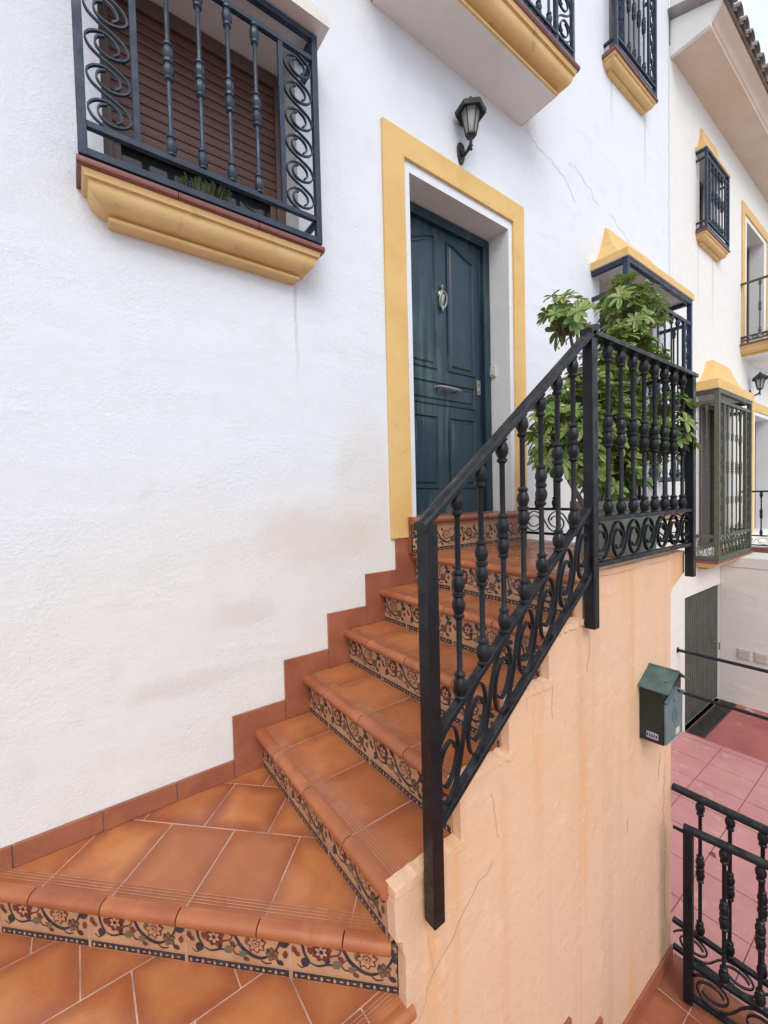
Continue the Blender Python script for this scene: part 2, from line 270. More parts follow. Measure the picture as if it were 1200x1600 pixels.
# ------------------------------------------------------------------ mesh building
ABS = {}
class MB:
    def __init__(s): s.v = []; s.f = []; s.m = []; s.uv = []
    def vert(s, p): s.v.append(tuple(p)); return len(s.v) - 1
    def face(s, pts, m=0, uv=None):
        i0 = len(s.v); s.v += [tuple(p) for p in pts]; s.f.append(list(range(i0, i0 + len(pts)))); s.m.append(m); s.uv.append(uv)
    def box(s, a, b, m=0):
        x0, y0, z0 = a; x1, y1, z1 = b
        s.hexa([(x0, y0, z0), (x1, y0, z0), (x1, y1, z0), (x0, y1, z0), (x0, y0, z1), (x1, y0, z1), (x1, y1, z1), (x0, y1, z1)], m)
    def hexa(s, c, m=0):
        i = len(s.v); s.v += [tuple(p) for p in c]
        for q in ((0, 3, 2, 1), (4, 5, 6, 7), (0, 1, 5, 4), (1, 2, 6, 5), (2, 3, 7, 6), (3, 0, 4, 7)):
            s.f.append([i + k for k in q]); s.m.append(m); s.uv.append(None)
    def bar(s, p0, p1, w, h, up=(0, 0, 1), m=0):
        """rectangular bar from p0 to p1: w across, h along 'up'"""
        p0 = Vector(p0); p1 = Vector(p1); t = (p1 - p0).normalized(); u = Vector(up)
        a = t.cross(u).normalized(); u = a.cross(t).normalized(); a *= w / 2; u *= h / 2
        s.hexa([p0 - a - u, p0 + a - u, p1 + a - u, p1 - a - u, p0 - a + u, p0 + a + u, p1 + a + u, p1 - a + u], m)
    def prism(s, poly, ext, m=0, caps=(True, True), mcap=None):
        """poly: 3-D points, ext: extrusion vector"""
        e = Vector(ext); n = len(poly); i = len(s.v)
        s.v += [tuple(p) for p in poly] + [tuple(Vector(p) + e) for p in poly]
        for k in range(n):
            s.f.append([i + k, i + (k + 1) % n, i + n + (k + 1) % n, i + n + k]); s.m.append(m); s.uv.append(None)
        mc = m if mcap is None else mcap
        if caps[0]: s.f.append([i + k for k in reversed(range(n))]); s.m.append(mc); s.uv.append(None)
        if caps[1]: s.f.append([i + n + k for k in range(n)]); s.m.append(mc); s.uv.append(None)
    def rings(s, rings, m=0, closed=True, cap0=False, cap1=False, ms=None):
        n = len(rings[0]); base = len(s.v)
        for r in rings: s.v += [tuple(p) for p in r]
        for j in range(len(rings) - 1):
            for k in range(n if closed else n - 1):
                a = base + j * n + k; b = base + j * n + (k + 1) % n
                s.f.append([a, b, b + n, a + n]); s.m.append(ms[j] if ms else m); s.uv.append(None)
        if cap0: s.f.append([base + k for k in reversed(range(n))]); s.m.append(m); s.uv.append(None)
        if cap1: s.f.append([base + (len(rings) - 1) * n + k for k in range(n)]); s.m.append(m); s.uv.append(None)
    def lathe(s, c, prof, n=12, m=0, axis='z'):
        rs = []
        for r, h in prof:
            ring = []
            for k in range(n):
                a = 2 * math.pi * k / n; x, y = r * math.cos(a), r * math.sin(a)
                ring.append((c[0] + x, c[1] + y, c[2] + h) if axis == 'z' else ((c[0] + x, c[1] - h, c[2] + y) if axis == 'y' else (c[0] + h, c[1] + x, c[2] + y)))
            rs.append(ring)
        s.rings(rs, m, True, True, True)
    def tube(s, pts, radii, n=8, m=0):
        pts = [Vector(p) for p in pts]
        if not isinstance(radii, (list, tuple)): radii = [radii] * len(pts)
        rs = []; ref = Vector((0.3, 0.9, 0.2))
        for i, p in enumerate(pts):
            t = (pts[min(i + 1, len(pts) - 1)] - pts[max(i - 1, 0)]).normalized()
            a = t.cross(ref)
            if a.length < 1e-3: a = t.cross(Vector((1, 0, 0)))
            a.normalize(); b = t.cross(a); rs.append([p + (a * math.cos(2 * math.pi * k / n) + b * math.sin(2 * math.pi * k / n)) * radii[i] for k in range(n)])
        s.rings(rs, m, True, True, True)
    def ribbon(s, pts, nrm, w, t, m=0):
        """flat-bar sweep in a plane with normal nrm: w across the plane, t in it"""
        pts = [Vector(p) for p in pts]; nrm = Vector(nrm).normalized(); rs = []
        for i, p in enumerate(pts):
            tg = (pts[min(i + 1, len(pts) - 1)] - pts[max(i - 1, 0)]).normalized(); q = nrm.cross(tg).normalized() * (t / 2); o = nrm * (w / 2)
            rs.append([p - o - q, p + o - q, p + o + q, p - o + q])
        s.rings(rs, m, True, True, True)
    def build(s, name, mats, parent=None, smooth=35, bevel=0.0):
        off = Vector(ABS.get(parent.name, (0, 0, 0))) if parent else Vector((0, 0, 0))
        me = bpy.data.meshes.new(name); me.from_pydata([tuple(Vector(p) - off) for p in s.v], [], s.f)
        ms = mats if isinstance(mats, (list, tuple)) else [mats]
        for k in ms: me.materials.append(M[k] if isinstance(k, str) else k)
        me.polygons.foreach_set('material_index', s.m)
        if any(u for u in s.uv):
            lay = me.uv_layers.new(name='UVMap')
            for p, u in zip(me.polygons, s.uv):
                if u:
                    for li, q in zip(p.loop_indices, u): lay.data[li].uv = q
                else:
                    for li in p.loop_indices: lay.data[li].uv = (0.5, 0.5)
        if smooth:
            me.polygons.foreach_set('use_smooth', [True] * len(me.polygons)); me.set_sharp_from_angle(angle=R_(smooth))
        me.update()
        o = bpy.data.objects.new(name, me); scn.collection.objects.link(o)
        if parent: o.parent = parent; ABS[o.name] = tuple(off)
        else: ABS[o.name] = (0, 0, 0)
        if bevel:
            bv = o.modifiers.new('bevel', 'BEVEL'); bv.width = bevel; bv.segments = 2; bv.limit_method = 'ANGLE'; bv.angle_limit = R_(40)
        return o
def tag(o, label=None, cat=None, group=None, kind=None):
    if label: o['label'] = label
    if cat: o['category'] = cat
    if group: o['group'] = group
    if kind: o['kind'] = kind
    return o
def thing(name, loc, label, cat, group=None):
    o = bpy.data.objects.new(name, None); scn.collection.objects.link(o); o.location = loc; o.empty_display_size = 0.1
    ABS[o.name] = tuple(loc); return tag(o, label, cat, group)
def copy_at(src, parent, loc, name=None):
    """another part sharing src's mesh, at world position loc"""
    o = src.copy(); scn.collection.objects.link(o); o.parent = parent
    o.location = Vector(loc) - Vector(ABS.get(parent.name, (0, 0, 0))); ABS[o.name] = ABS.get(parent.name, (0, 0, 0)); return o
def clip(poly, a, b, c):
    """keep the part of a 2-D polygon with a*x+b*y+c >= 0"""
    out = []
    for i in range(len(poly)):
        p, q = poly[i], poly[(i + 1) % len(poly)]; dp = a * p[0] + b * p[1] + c; dq = a * q[0] + b * q[1] + c
        if dp >= 0: out.append(p)
        if (dp >= 0) != (dq >= 0):
            t = dp / (dp - dq); out.append((p[0] + (q[0] - p[0]) * t, p[1] + (q[1] - p[1]) * t))
    return out
def catmull(P, k=6):
    out = []
    for i in range(len(P) - 1):
        p0, p1, p2, p3 = P[max(i - 1, 0)], P[i], P[i + 1], P[min(i + 2, len(P) - 1)]
        for j in range(k):
            t = j / k
            out.append(tuple(0.5 * ((2 * b) + (-a + c) * t + (2 * a - 5 * b + 4 * c - d) * t * t + (-a + 3 * b - 3 * c + d) * t ** 3) for a, b, c, d in zip(p0, p1, p2, p3)))
    out.append(tuple(P[-1])); return out

# ------------------------------------------------------------------ ironwork
def baluster_profile(L, mid=None, s=1.0):
    """rod with a knuckle at foot and head and a double knuckle in the middle"""
    c = mid if mid is not None else L / 2; r = 0.0088
    foot = [(.012, 0), (.018, .002), (.018, .008), (.0125, .012), (.0175, .022), (.0215, .036), (.0205, .05), (.0145, .062), (.0125, .066), (.017, .070), (.017, .077), (.011, .082), (r, .086)]
    half = [(r, -.074), (.0125, -.072), (.017, -.067), (.017, -.061), (.0125, -.057), (.0165, -.05), (.0205, -.037), (.0205, -.026), (.0155, -.013), (.014, -.009), (.019, -.005)]
    mids = half + [(a, -b) for a, b in reversed(half)]
    head = [(a, L - b) for a, b in reversed(foot)]
    pr = foot + [(a, c + b) for a, b in mids] + head
    return [((a - r) * s + r * min(1, s * 1.1), b) for a, b in pr]
UNIT = catmull([(.24, .56), (.14, .71), (-.05, .755), (-.22, .67), (-.32, .46), (-.24, .19), (-.02, .045), (.24, .12), (.41, .33), (.50, .5), (.59, .67), (.76, .88), (1.02, .955), (1.24, .81), (1.33, .58), (1.25, .38), (1.10, .265), (.92, .26), (.79, .37)], 4)
def scroll(mb, A, d, L, n, h, nrm, w=.014, t=.0055, up=(0, 0, 1), slope=0.0, m=0, flip=False):
    """chain of n rings along d from A, h tall: each S-shaped flat bar winds out of one ring and into the next"""
    A = Vector(A); d = Vector(d); up = Vector(up); u = L / n
    for i in range(-1, n):
        pts = [(x, y) for x, y in UNIT if (i >= 0 or x >= .52) and (i < n - 1 or x <= .48)]
        mb.ribbon([A + d * (u * (i + .5 + x)) + up * ((1 - y if flip else y) * h + slope * u * (i + .5 + x)) for x, y in pts], nrm, w, t, m)
def guard(root, A, d, L, zb, z1, zt, bal, mat='iron', slope=(0, 0, 0), ncurl=7, rail_w=.05, mid=None, posts=(), ends=(0, 0), s=1.0, flat=.03):
    """a guard panel: handrail at zt, bar with balusters at z1, bottom bar zb, scroll band between; heights at A"""
    A = Vector((A[0], A[1], 0)); d = Vector((d[0], d[1], 0)).normalized(); nrm = Vector((d.y, -d.x, 0)); Z = Vector((0, 0, 1))
    P = lambda u, z, k=0: A + d * u + Z * (z + slope[k] * u)
    mb = MB(); e0, e1 = ends
    hp = [(-.5, -.5), (.5, -.5), (.5, .1), (.42, .32), (.2, .5), (-.2, .5), (-.42, .32), (-.5, .1)]
    rs = [[P(u, zt - .013, 0) + nrm * (a * rail_w) + Z * (b * .026) for a, b in hp] for u in (-e0, L + e1)]
    mb.rings(rs, 0, True, True, True); mb.build('handrail', mat, root)
    mb = MB(); mb.bar(P(0, z1 - .009, 1), P(L, z1 - .009, 1), flat, .018); mb.build('lower_rail', mat, root, bevel=.002)
    mb = MB(); mb.bar(P(0, zb + .009, 2), P(L, zb + .009, 2), flat, .018); mb.build('bottom_rail', mat, root, bevel=.002)
    mb = MB(); scroll(mb, P(.0, zb + .018, 2), d, L, ncurl, (z1 - .018) - (zb + .018) - .002, nrm, slope=(slope[1] + slope[2]) / 2); mb.build('scroll_panel', mat, root)
    cache = {}
    for u in bal:
        zl = z1 + slope[1] * u - .004; zh = zt - .024 + slope[0] * u; ln = round(zh - zl, 2)
        if ln not in cache:
            b = MB(); b.lathe((0, 0, 0), baluster_profile(zh - zl, mid, s), 12); o = b.build('baluster', mat); o.parent = root; cache[ln] = o
            o.location = P(u, zl, 9 if False else 0) * 0 + (A + d * u + Z * zl) - Vector(ABS[root.name])
        else: copy_at(cache[ln], root, A + d * u + Z * zl)
def post(root, x, y, z0, z1, mat='iron', w=.042, tip=False, cap=False, name='post', rot=0.0):
    mb = MB(); h = w / 2; q = [(-h, -h), (h, -h), (h, h), (-h, h)]; c, sn = math.cos(rot), math.sin(rot)
    q = [(x + a * c - b * sn, y + a * sn + b * c) for a, b in q]
    rs = [[(a, b, z) for a, b in q] for z in (z0, z1)]
    if tip: rs.insert(0, [(x + (a - x) * .08, y + (b - y) * .08, z0 - .03) for a, b in q])
    mb.rings(rs, 0, True, True, True); return mb.build(name, mat, root, bevel=.0025)

def grille(label, X0, X1, p, z0, z1, zr0, zr1, bars, sc, mat, loc_group=None, curls=5, n_side=1, extra_rows=(), skirt=0, bw=.024, knob=1.0, mid=None):
    """box grille in front of a window: frame, return bars to the wall, balusters, scroll columns"""
    root = thing('window_grille', (X0, 0, z0), label, 'window grille', 'wrought iron window grilles on the white facades')
    x0, x1 = X0 + bw / 2, X1 - bw / 2; y = -p
    mb = MB()
    for x in (x0, x1): mb.box((x - bw / 2, y - bw / 2, z0), (x + bw / 2, y + bw / 2, z1))
    for z in (z0 + bw / 2, z1 - bw / 2):
        mb.box((x0 + bw / 2, y - bw / 2 + .001, z - bw / 2 + .001), (x1 - bw / 2, y + bw / 2 - .001, z + bw / 2 - .001))
        for x in (x0, x1): mb.box((x - bw / 2 + .001, y + bw / 2, z - bw / 2 + .001), (x + bw / 2 - .001, 0.0, z + bw / 2 - .001))
    mb.build('frame', mat, root, bevel=.0015)
    r = bw * .8
    for z in (zr0, zr1):
        mb = MB(); mb.box((x0 + bw / 2, y - r / 2, z - r / 2), (x1 - bw / 2, y + r / 2, z + r / 2))
        for x in (x0, x1): mb.box((x - r / 2, y + bw / 2, z - r / 2), (x + r / 2, 0.0, z + r / 2))
        mb.build('cross_rail', mat, root, bevel=.0015)
    a, b = x0 + sc, x1 - sc
    for x in (a, b): mb = MB(); mb.box((x - r / 2, y - r / 2 + .0015, zr0 + r / 2), (x + r / 2, y + r / 2 - .0015, zr1 - r / 2)); mb.build('upright', mat, root, bevel=.0015)
    for xa, xb in ((x0 + bw / 2, a - r / 2), (b + r / 2, x1 - bw / 2)):
        mb = MB(); wd = xb - xa
        scroll(mb, (xa, y, zr0 + r / 2), (0, 0, 1), zr1 - zr0 - r, curls, wd, (0, 1, 0), .012, .006, up=(1, 0, 0), flip=True)
        mb.build('scroll_panel', mat, root)
    pr = baluster_profile(zr1 - zr0 - r, mid, knob); first = None
    for k in range(bars):
        x = a + (b - a) * (k + 1) / (bars + 1); L = (x, y, zr0 + r / 2)
        if first is None:
            q = MB(); prof = pr
            if extra_rows:
                ht = zr1 - zr0 - r; prof = [(.009, 0)]
                kn = [(.009, -.05), (.017, -.045), (.012, -.03), (.019, -.015), (.012, 0), (.019, .015), (.012, .03), (.017, .045), (.009, .05)]
                for e in extra_rows: prof += [(u, e * ht + v) for u, v in kn]
                prof.append((.009, ht))
            q.lathe((0, 0, 0), prof, 8); first = q.build('baluster', mat); first.parent = root; first.location = Vector(L) - Vector(ABS[root.name])
        else: copy_at(first, root, L)
    for x in (x0, x1):
        for k in range(n_side):
            copy_at(first, root, (x, y + p * (k + 1) / (n_side + 1), zr0 + r / 2))
    if skirt:
        mb = MB(); scroll(mb, (x0 + bw / 2, y, z0 + bw), (1, 0, 0), x1 - x0 - bw, 9, zr0 - z0 - bw - r / 2, (0, 1, 0), .012, .006)
        mb.build('foot_scroll', mat, root)
        for x in (x0, x1):
            mb = MB(); scroll(mb, (x, y + bw / 2, z0 + bw), (0, 1, 0), p - bw / 2, 2, zr0 - z0 - bw - r / 2, (1, 0, 0), .012, .006)
            mb.build('foot_scroll', mat, root)
    return root

# ------------------------------------------------------------------ plaster trim
def ring_rect(X0, X1, p, o, z):
    i = p - o; return [(X0 + i, -.0, z), (X0 + i, -o, z), (X1 - i, -o, z), (X1 - i, -.0, z)]
def sill(root, X0, X1, p, z0, z1, base=.05, soffit=None, mat='ochre', tile_h=.032):
    """moulded plaster sill under a course of glazed tiles, its profile mitred round both ends"""
    H = z1 - z0 - tile_h; q = p - .014 - base
    prof = [(base, 0), (base + .010, .003), (base + .013, H * .07), (base + .010, H * .14), (base - .001, H * .18), (base - .001, H * .22)]
    prof += [(base + q * .80 * math.sin(t), H * (.22 + .50 * (1 - math.cos(t)))) for t in [math.pi / 2 * i / 7 for i in range(1, 8)]]
    prof += [(base + q * .80, H * .80), (base + q * .93, H * .82), (base + q * .95, H * .92), (base + q, H)]
    mb = MB(); mb.rings([ring_rect(X0, X1, p, o, z0 + h) for o, h in prof], 0, False)
    mb.face([(a, b, c) for a, b, c in ring_rect(X0, X1, p, base, z0)][::-1], 1)
    o = mb.build('window_sill' if soffit is None else 'balcony_slab', [mat, soffit or mat], root, smooth=28)
    mb = MB(); n = max(2, round((X1 - X0) / .28)); w = (X1 - X0) / n
    for k in range(n):
        a, b = X0 + k * w + (.0015 if k else 0), X0 + (k + 1) * w - (.0015 if k < n - 1 else 0)
        pr = [(0.0, z1), (-p + .012, z1), (-p + .003, z1 - .005), (-p, z1 - .014), (-p + .002, z1 - .024), (-p + .010, z1 - tile_h + .001), (0.0, z1 - tile_h + .001)]
        mb.prism([(a, yy, zz) for yy, zz in pr], (b - a, 0, 0))
    mb.build('sill_tiles', 'silltile', o, smooth=30)
    return o
def hood(root, X0, X1, p, z0, z1, zt, inset, mat='hoodyellow', under='reveal', edge=None, td=.03):
    """plaster canopy: a slab with a swept, tent-shaped top dying into the wall"""
    mb = MB(); em = 0
    full = lambda i, o, z: [(X0 + i, 0, z), (X0 + i, -o, z), (X1 - i, -o, z), (X1 - i, 0, z)]
    rs = [full(0, p, z0), full(0, p, z1 - .006), full(.006, p - .006, z1)]
    for k in range(1, 9):
        t = k / 8; rs.append(full(.006 + inset * t, (p - .006) * (1 - t) + td * t, z1 + (zt - z1) * t ** 2.1))
    ms = [2 if edge else 0] * 2 + [0] * 8
    mb.rings(rs, 0, False, ms=ms); mb.face(rs[-1], 0); mb.face(rs[0][::-1], 1)
    return mb.build('window_hood', [mat, under, edge or mat], root, smooth=30)
def facade(mb, X0, X1, Z0, Z1, holes, depth, m=0, mr=1, y=0.0):
    xs = sorted({X0, X1, *[v for h in holes for v in h[:2]]}); zs = sorted({Z0, Z1, *[v for h in holes for v in h[2:4]]})
    for i in range(len(xs) - 1):
        for j in range(len(zs) - 1):
            cx, cz = (xs[i] + xs[i + 1]) / 2, (zs[j] + zs[j + 1]) / 2
            if any(h[0] < cx < h[1] and h[2] < cz < h[3] for h in holes): continue
            mb.face([(xs[i], y, zs[j]), (xs[i + 1], y, zs[j]), (xs[i + 1], y, zs[j + 1]), (xs[i], y, zs[j + 1])], m)
    for h in holes:
        a, b, c, d = h[:4]; dp = h[4] if len(h) > 4 else depth
        for q in (((a, y, c), (a, y, d), (a, y + dp, d), (a, y + dp, c)), ((b, y, d), (b, y, c), (b, y + dp, c), (b, y + dp, d)),
                  ((a, y, d), (b, y, d), (b, y + dp, d), (a, y + dp, d)), ((b, y, c), (a, y, c), (a, y + dp, c), (b, y + dp, c))): mb.face(q, mr)
def crack(mb, pts, y, m, w=.004, nrm=(0, -1, 0), jag=.012, r=random.Random(3)):
    P = []
    for a, b in zip(pts[:-1], pts[1:]):
        L = math.dist(a, b); k = max(2, int(L / .035))
        for i in range(k): P.append((a[0] + (b[0] - a[0]) * i / k + r.uniform(-jag, jag), a[1] + (b[1] - a[1]) * i / k + r.uniform(-jag, jag)))
    P.append(pts[-1])
    for (a, b) in zip(P[:-1], P[1:]):
        dx, dz = b[0] - a[0], b[1] - a[1]; L = math.hypot(dx, dz) or 1; h = w * r.uniform(.25, .6); nx, nz = -dz / L * h, dx / L * h
        mb.face([(a[0] + nx, y, a[1] + nz), (a[0] - nx, y, a[1] - nz), (b[0] - nx * .8, y, b[1] - nz * .8), (b[0] + nx * .8, y, b[1] + nz * .8)], m)

# ------------------------------------------------------------------ ground
G = -3.0
mb = MB(); mb.face([(-120, -120, G - .02), (160, -120, G - .02), (160, 120, G - .02), (-120, 120, G - .02)]); tag(mb.build('ground', 'ground'), kind='structure')
mb = MB(); mb.face([(2.62, -5.5, G), (14, -5.5, G), (14, 0.05, G), (2.62, 0.05, G)]); tag(mb.build('driveway', 'drive'), kind='structure')
mb = MB(); mb.prism([(2.60, -5.4, G - .01), (5.95, -5.4, G - .01), (5.95, 0.0, G - .01), (2.60, 0.0, G - .01)], (0, 0, .032), 1)
ts = .40
x = 2.64
ix = 0
while x < 5.95:
    x1 = min(x + ts, 5.945); yy = -.003
    while yy > -5.2:
        y1 = yy - ts
        mb.face([(x + .003, y1 + .003, G + .026), (x1 - .003, y1 + .003, G + .026), (x1 - .003, yy - .003, G + .026), (x + .003, yy - .003, G + .026)], 0); yy = y1
    x += ts
tag(mb.build('courtyard_paving', ['pink', 'joint'], smooth=0), kind='structure')

# ------------------------------------------------------------------ white house (the near one)
SX = 5.56
house = thing('white_house', (0.6, 0, G), 'near white stuccoed house with a dark teal front door framed in yellow', 'house')
DOOR = (1.68, 2.62, -.13, 1.94, .24); WIN = (.14, .95, 1.20, 2.19, .20); BAY1 = (3.95, 5.12, -.16, 1.98, .22)
UPW = (4.16, 4.80, 4.02, 5.2, .2); UPD = (1.7, 2.55, 2.93, 5.1, .2)
mb = MB(); facade(mb, -5, SX - .001, G - .05, 6.3, [DOOR, WIN, BAY1, UPW, UPD], .2)
for q in (((-5, 0, G), (-5, 0, 6.3), (-5, 7, 6.3), (-5, 7, G)), ((SX - .001, 0, G), (SX - .001, 7, G), (SX - .001, 7, 6.3), (SX - .001, 0, 6.3)), ((-5, 7, G), (-5, 7, 6.3), (SX, 7, 6.3), (SX, 7, G))): mb.face(q, 0)
for pts in ([(2.86, 2.76), (3.02, 2.70), (3.3, 2.66), (3.55, 2.50)], [(3.42, 2.78), (3.62, 2.77), (3.95, 2.62)], [(4.15, 2.63), (4.4, 2.55), (4.75, 2.42), (5.0, 2.45)]): crack(mb, pts, -.0015, 2, .006, jag=.022)
crack(mb, [(5.545, 5.5), (5.535, 3.4), (5.55, 2.2), (5.54, 1.4)], -.0015, 2, .012, jag=.01)
mb.build('wall', ['wall', 'reveal', 'crackw'], house, smooth=0)
# roof and cornice of the near house (above the picture)
def eaves(root, X0, X1, z, d0=.36, end_white=True, run=3.4):
    pr = [(0, z), (-d0, z + .02), (-d0 - .004, z + .045), (-d0 - .02, z + .06), (-d0 - .03, z + .09), (-d0 - .06, z + .125), (-d0 - .10, z + .15), (-d0 - .11, z + .16), (-d0 - .11, z + .185), (0, z + .32)]
    mb = MB(); mb.prism([(X0, a, b) for a, b in pr], (X1 - X0, 0, 0), 0, mcap=1)
    mb.build('eaves_cornice', ['beige', 'wall2'], root, smooth=28)
    mb = MB(); pitch = .22; x = X0 + .08; k = 0
    y0, zz = -d0 - .19, z + .19; sl = .38
    while x < X1:
        # cover tiles in overlapping courses up the slope
        for c in range(2 if x > X0 + 5 else 4):
            ya, yb = y0 + c * .42, y0 + c * .42 + .50; za, zb_ = zz + c * .42 * sl + .012, zz + (c * .42 + .5) * sl
            ra, rb = .082, .066; rs = []
            for yv, zv, r in ((ya, za, ra), (yb, zb_, rb)):
                rs.append([(x + r * math.cos(t), yv, zv + r * math.sin(t)) for t in [math.pi * i / 8 for i in range(9)]] + [(x + (r - .014) * math.cos(t), yv, zv + (r - .014) * math.sin(t)) for t in [math.pi * i / 8 for i in range(8, -1, -1)]])
            mb.rings(rs, 0, True, True, True)
        x += pitch; k += 1
    x = X0 - .03
    while x < X1:
        rs = []
        for yv in (y0 + .03, y0 + 1.9):
            zv = zz + (yv - y0) * sl; rs.append([(x + .085 * math.cos(t), yv, zv + .055 + .085 * math.sin(t)) for t in [math.pi + math.pi * i / 8 for i in range(9)]] + [(x + .072 * math.cos(t), yv, zv + .055 + .072 * math.sin(t)) for t in [math.pi + math.pi * i / 8 for i in range(8, -1, -1)]])
        mb.rings(rs, 0, True, True, True); x += pitch
    mb.build('roof_tiles', 'rooftile', root, smooth=50)
    mb = MB(); mb.face([(X0, y0 + .05, zz - .01), (X1, y0 + .05, zz - .01), (X1, run, zz + run * sl), (X0, run, zz + run * sl)]); mb.face([(X0, run, zz + run * sl), (X1, run, zz + run * sl), (X1, 7.4, zz), (X0, 7.4, zz)]); mb.build('roof', 'rooftile', root, smooth=0)
eaves(house, -5, SX + .02, 6.3)
# door surround: yellow band, left foot stands on the stepped skirting
mb = MB()
X0, X1, I0, I1, T, TI, pr = 1.475, 2.79, 1.632, 2.662, 2.15, 2.0, .018
mb.prism([(X0, -pr, -.24), (I0, -pr, -.24), (I0, -pr, TI), (I1, -pr, TI), (I1, -pr, -.325 + .09), (X1, -pr, -.325 + .09), (X1, -pr, T), (X0, -pr, T)], (0, pr, 0))
mb.build('door_surround', 'yellow', house, smooth=0, bevel=.004)
# front door: frame, leaf with raised panels, knocker, pull handle, lock
dy = .20
fr = MB(); fr.box((1.682, dy - .03, -.128), (1.722, .235, 1.93)); fr.box((2.545, dy - .03, -.128), (2.612, .235, 1.93)); fr.box((1.722, dy - .03, 1.868), (2.545, .235, 1.93))
lf = MB(); lf.box((1.724, dy, -.120), (2.543, dy + .034, 1.866))
door = MB()
def raised(mb, x0, x1, z0, z1, arch=0.0, lo=True):
    """moulded panel: a sunk ring and a raised field; arch lifts one top corner in an S-curve"""
    def outline(i):
        pts = [(x0 + i, z0 + i), (x1 - i, z0 + i), (x1 - i, z1 - i + (0 if arch <= 0 else 0))]
        if arch == 0: pts.append((x0 + i, z1 - i)); return pts
        n = 10; top = []
        for k in range(n + 1):
            t = k / n; sx = x1 - i - (x1 - x0 - 2 * i) * t; u = t if arch < 0 else 1 - t
            top.append((sx, z1 - i - abs(arch) * (3 * u * u - 2 * u ** 3)))
        return [(x0 + i, z0 + i), (x1 - i, z0 + i)] + top
    prof = [(-.012, 0), (-.008, -.010), (0.0, -.011), (.006, -.004), (.010, .004), (.016, .006), (.034, -.009), (.040, -.010)]
    rs = [[(x, dy + o, z) for x, z in outline(i)] for i, o in prof]; mb.rings(rs, 0, True); mb.face(rs[-1], 0)
leaf = lf.build('front_door', 'door', house, smooth=0); leaf['label'] = 'dark teal panelled front door'
fr.build('door_frame', 'door', leaf, smooth=0, bevel=.003)
pm = MB(); raised(pm, 1.80, 2.06, .90, 1.79, -.07); raised(pm, 2.185, 2.445, .90, 1.79, .07); raised(pm, 1.80, 2.445, .655, .80); raised(pm, 1.80, 2.06, .07, .56); raised(pm, 2.185, 2.445, .07, .56)
pm.build('door_panel', 'door', leaf, smooth=25)
k = MB(); kx, kz = 2.122, 1.385
k.lathe((kx, dy - .012, kz + .065), [(.004, -.02), (.010, -.01), (.006, 0), (.012, .012), (.004, .03)], 10)
k.tube([(kx, dy - .004, kz + .06), (kx, dy - .014, kz + .02), (kx, dy - .004, kz - .09)], [.010, .020, .004], 10)
k.lathe((kx, dy, kz + .03), [(.032, -.002), (.030, .006), (.018, .012), (.010, .022), (.0, .026)], 16, axis='y')
k.tube([(kx + .034 * math.sin(t) * 1.0, dy - .022 - .01 * math.cos(t), kz - .012 + .052 * math.cos(t)) for t in [2 * math.pi * i / 20 for i in range(21)]], .0062, 8)
k.lathe((kx, dy - .016, kz - .065), [(.002, -.03), (.011, -.015), (.013, 0), (.007, .012), (.002, .02)], 10)
k.build('door_knocker', 'brass', leaf)
hb = MB(); hb.tube([(2.02, dy - .045, .755), (2.06, dy - .052, .757), (2.14, dy - .054, .757), (2.22, dy - .052, .757), (2.262, dy - .045, .755)], [.006, .011, .013, .011, .006], 10)
for x in (2.045, 2.238): hb.lathe((x, dy, .755), [(.018, 0), (.018, .006), (.008, .01), (.008, .05)], 12, axis='y')
hb.build('pull_handle', 'steel', leaf)
lk = MB(); lk.box((2.478, dy - .006, .765), (2.518, dy + .001, .875)); lk.lathe((2.498, dy - .005, .795), [(.011, 0), (.011, .006), (.004, .008)], 12, axis='y'); lk.lathe((2.498, dy - .005, .845), [(.008, 0), (.008, .004), (.003, .006)], 12, axis='y')
lk.build('lock_plate', 'steel', leaf, bevel=.0015)
sw = MB(); sw.box((2.606, .125, .905), (2.619, .195, .985)); sw.box((2.600, .140, .918), (2.606, .180, .972)); sw.build('bell_switch', 'plastic', house, bevel=.003)
# shuttered window
wf = MB(); fy = .145
wf.box((.145, fy, 1.21), (.185, .2, 2.185)); wf.box((.905, fy, 1.21), (.947, .2, 2.185)); wf.box((.185, fy, 1.21), (.905, .2, 1.25)); wf.box((.185, fy - .002, 2.12), (.905, .2, 2.184)); wf.box((.185, fy + .018, 1.25), (.215, .2, 1.56)); wf.box((.875, fy + .018, 1.25), (.905, .2, 1.56))
wfo = wf.build('window', 'frame', house, smooth=0, bevel=.002)
s_ = MB(); z = 1.565; nsl = 13; hh = (2.12 - 1.565) / nsl
for i in range(nsl):
    z0 = z + i * hh; pr = [(.186, fy + .022, z0), (.186, fy + .013, z0 + .002), (.186, fy + .009, z0 + hh * .5), (.186, fy + .013, z0 + hh - .003), (.186, fy + .022, z0 + hh - .001)]
    s_.prism(pr, (.718, 0, 0))
s_.box((.187, fy + .004, 1.535), (.903, fy + .026, 1.564)); s_.build('shutter', 'shutter', wfo, smooth=30)
g_ = MB(); g_.box((.215, fy + .045, 1.25), (.875, fy + .05, 1.56)); g_.build('pane', 'glass', wfo, smooth=0)
sill(house, .048, 1.008, .155, 1.062, 1.212)
hood(house, .02, 1.04, .20, 2.195, 2.26, 2.44, .16, edge='hoodwhite')
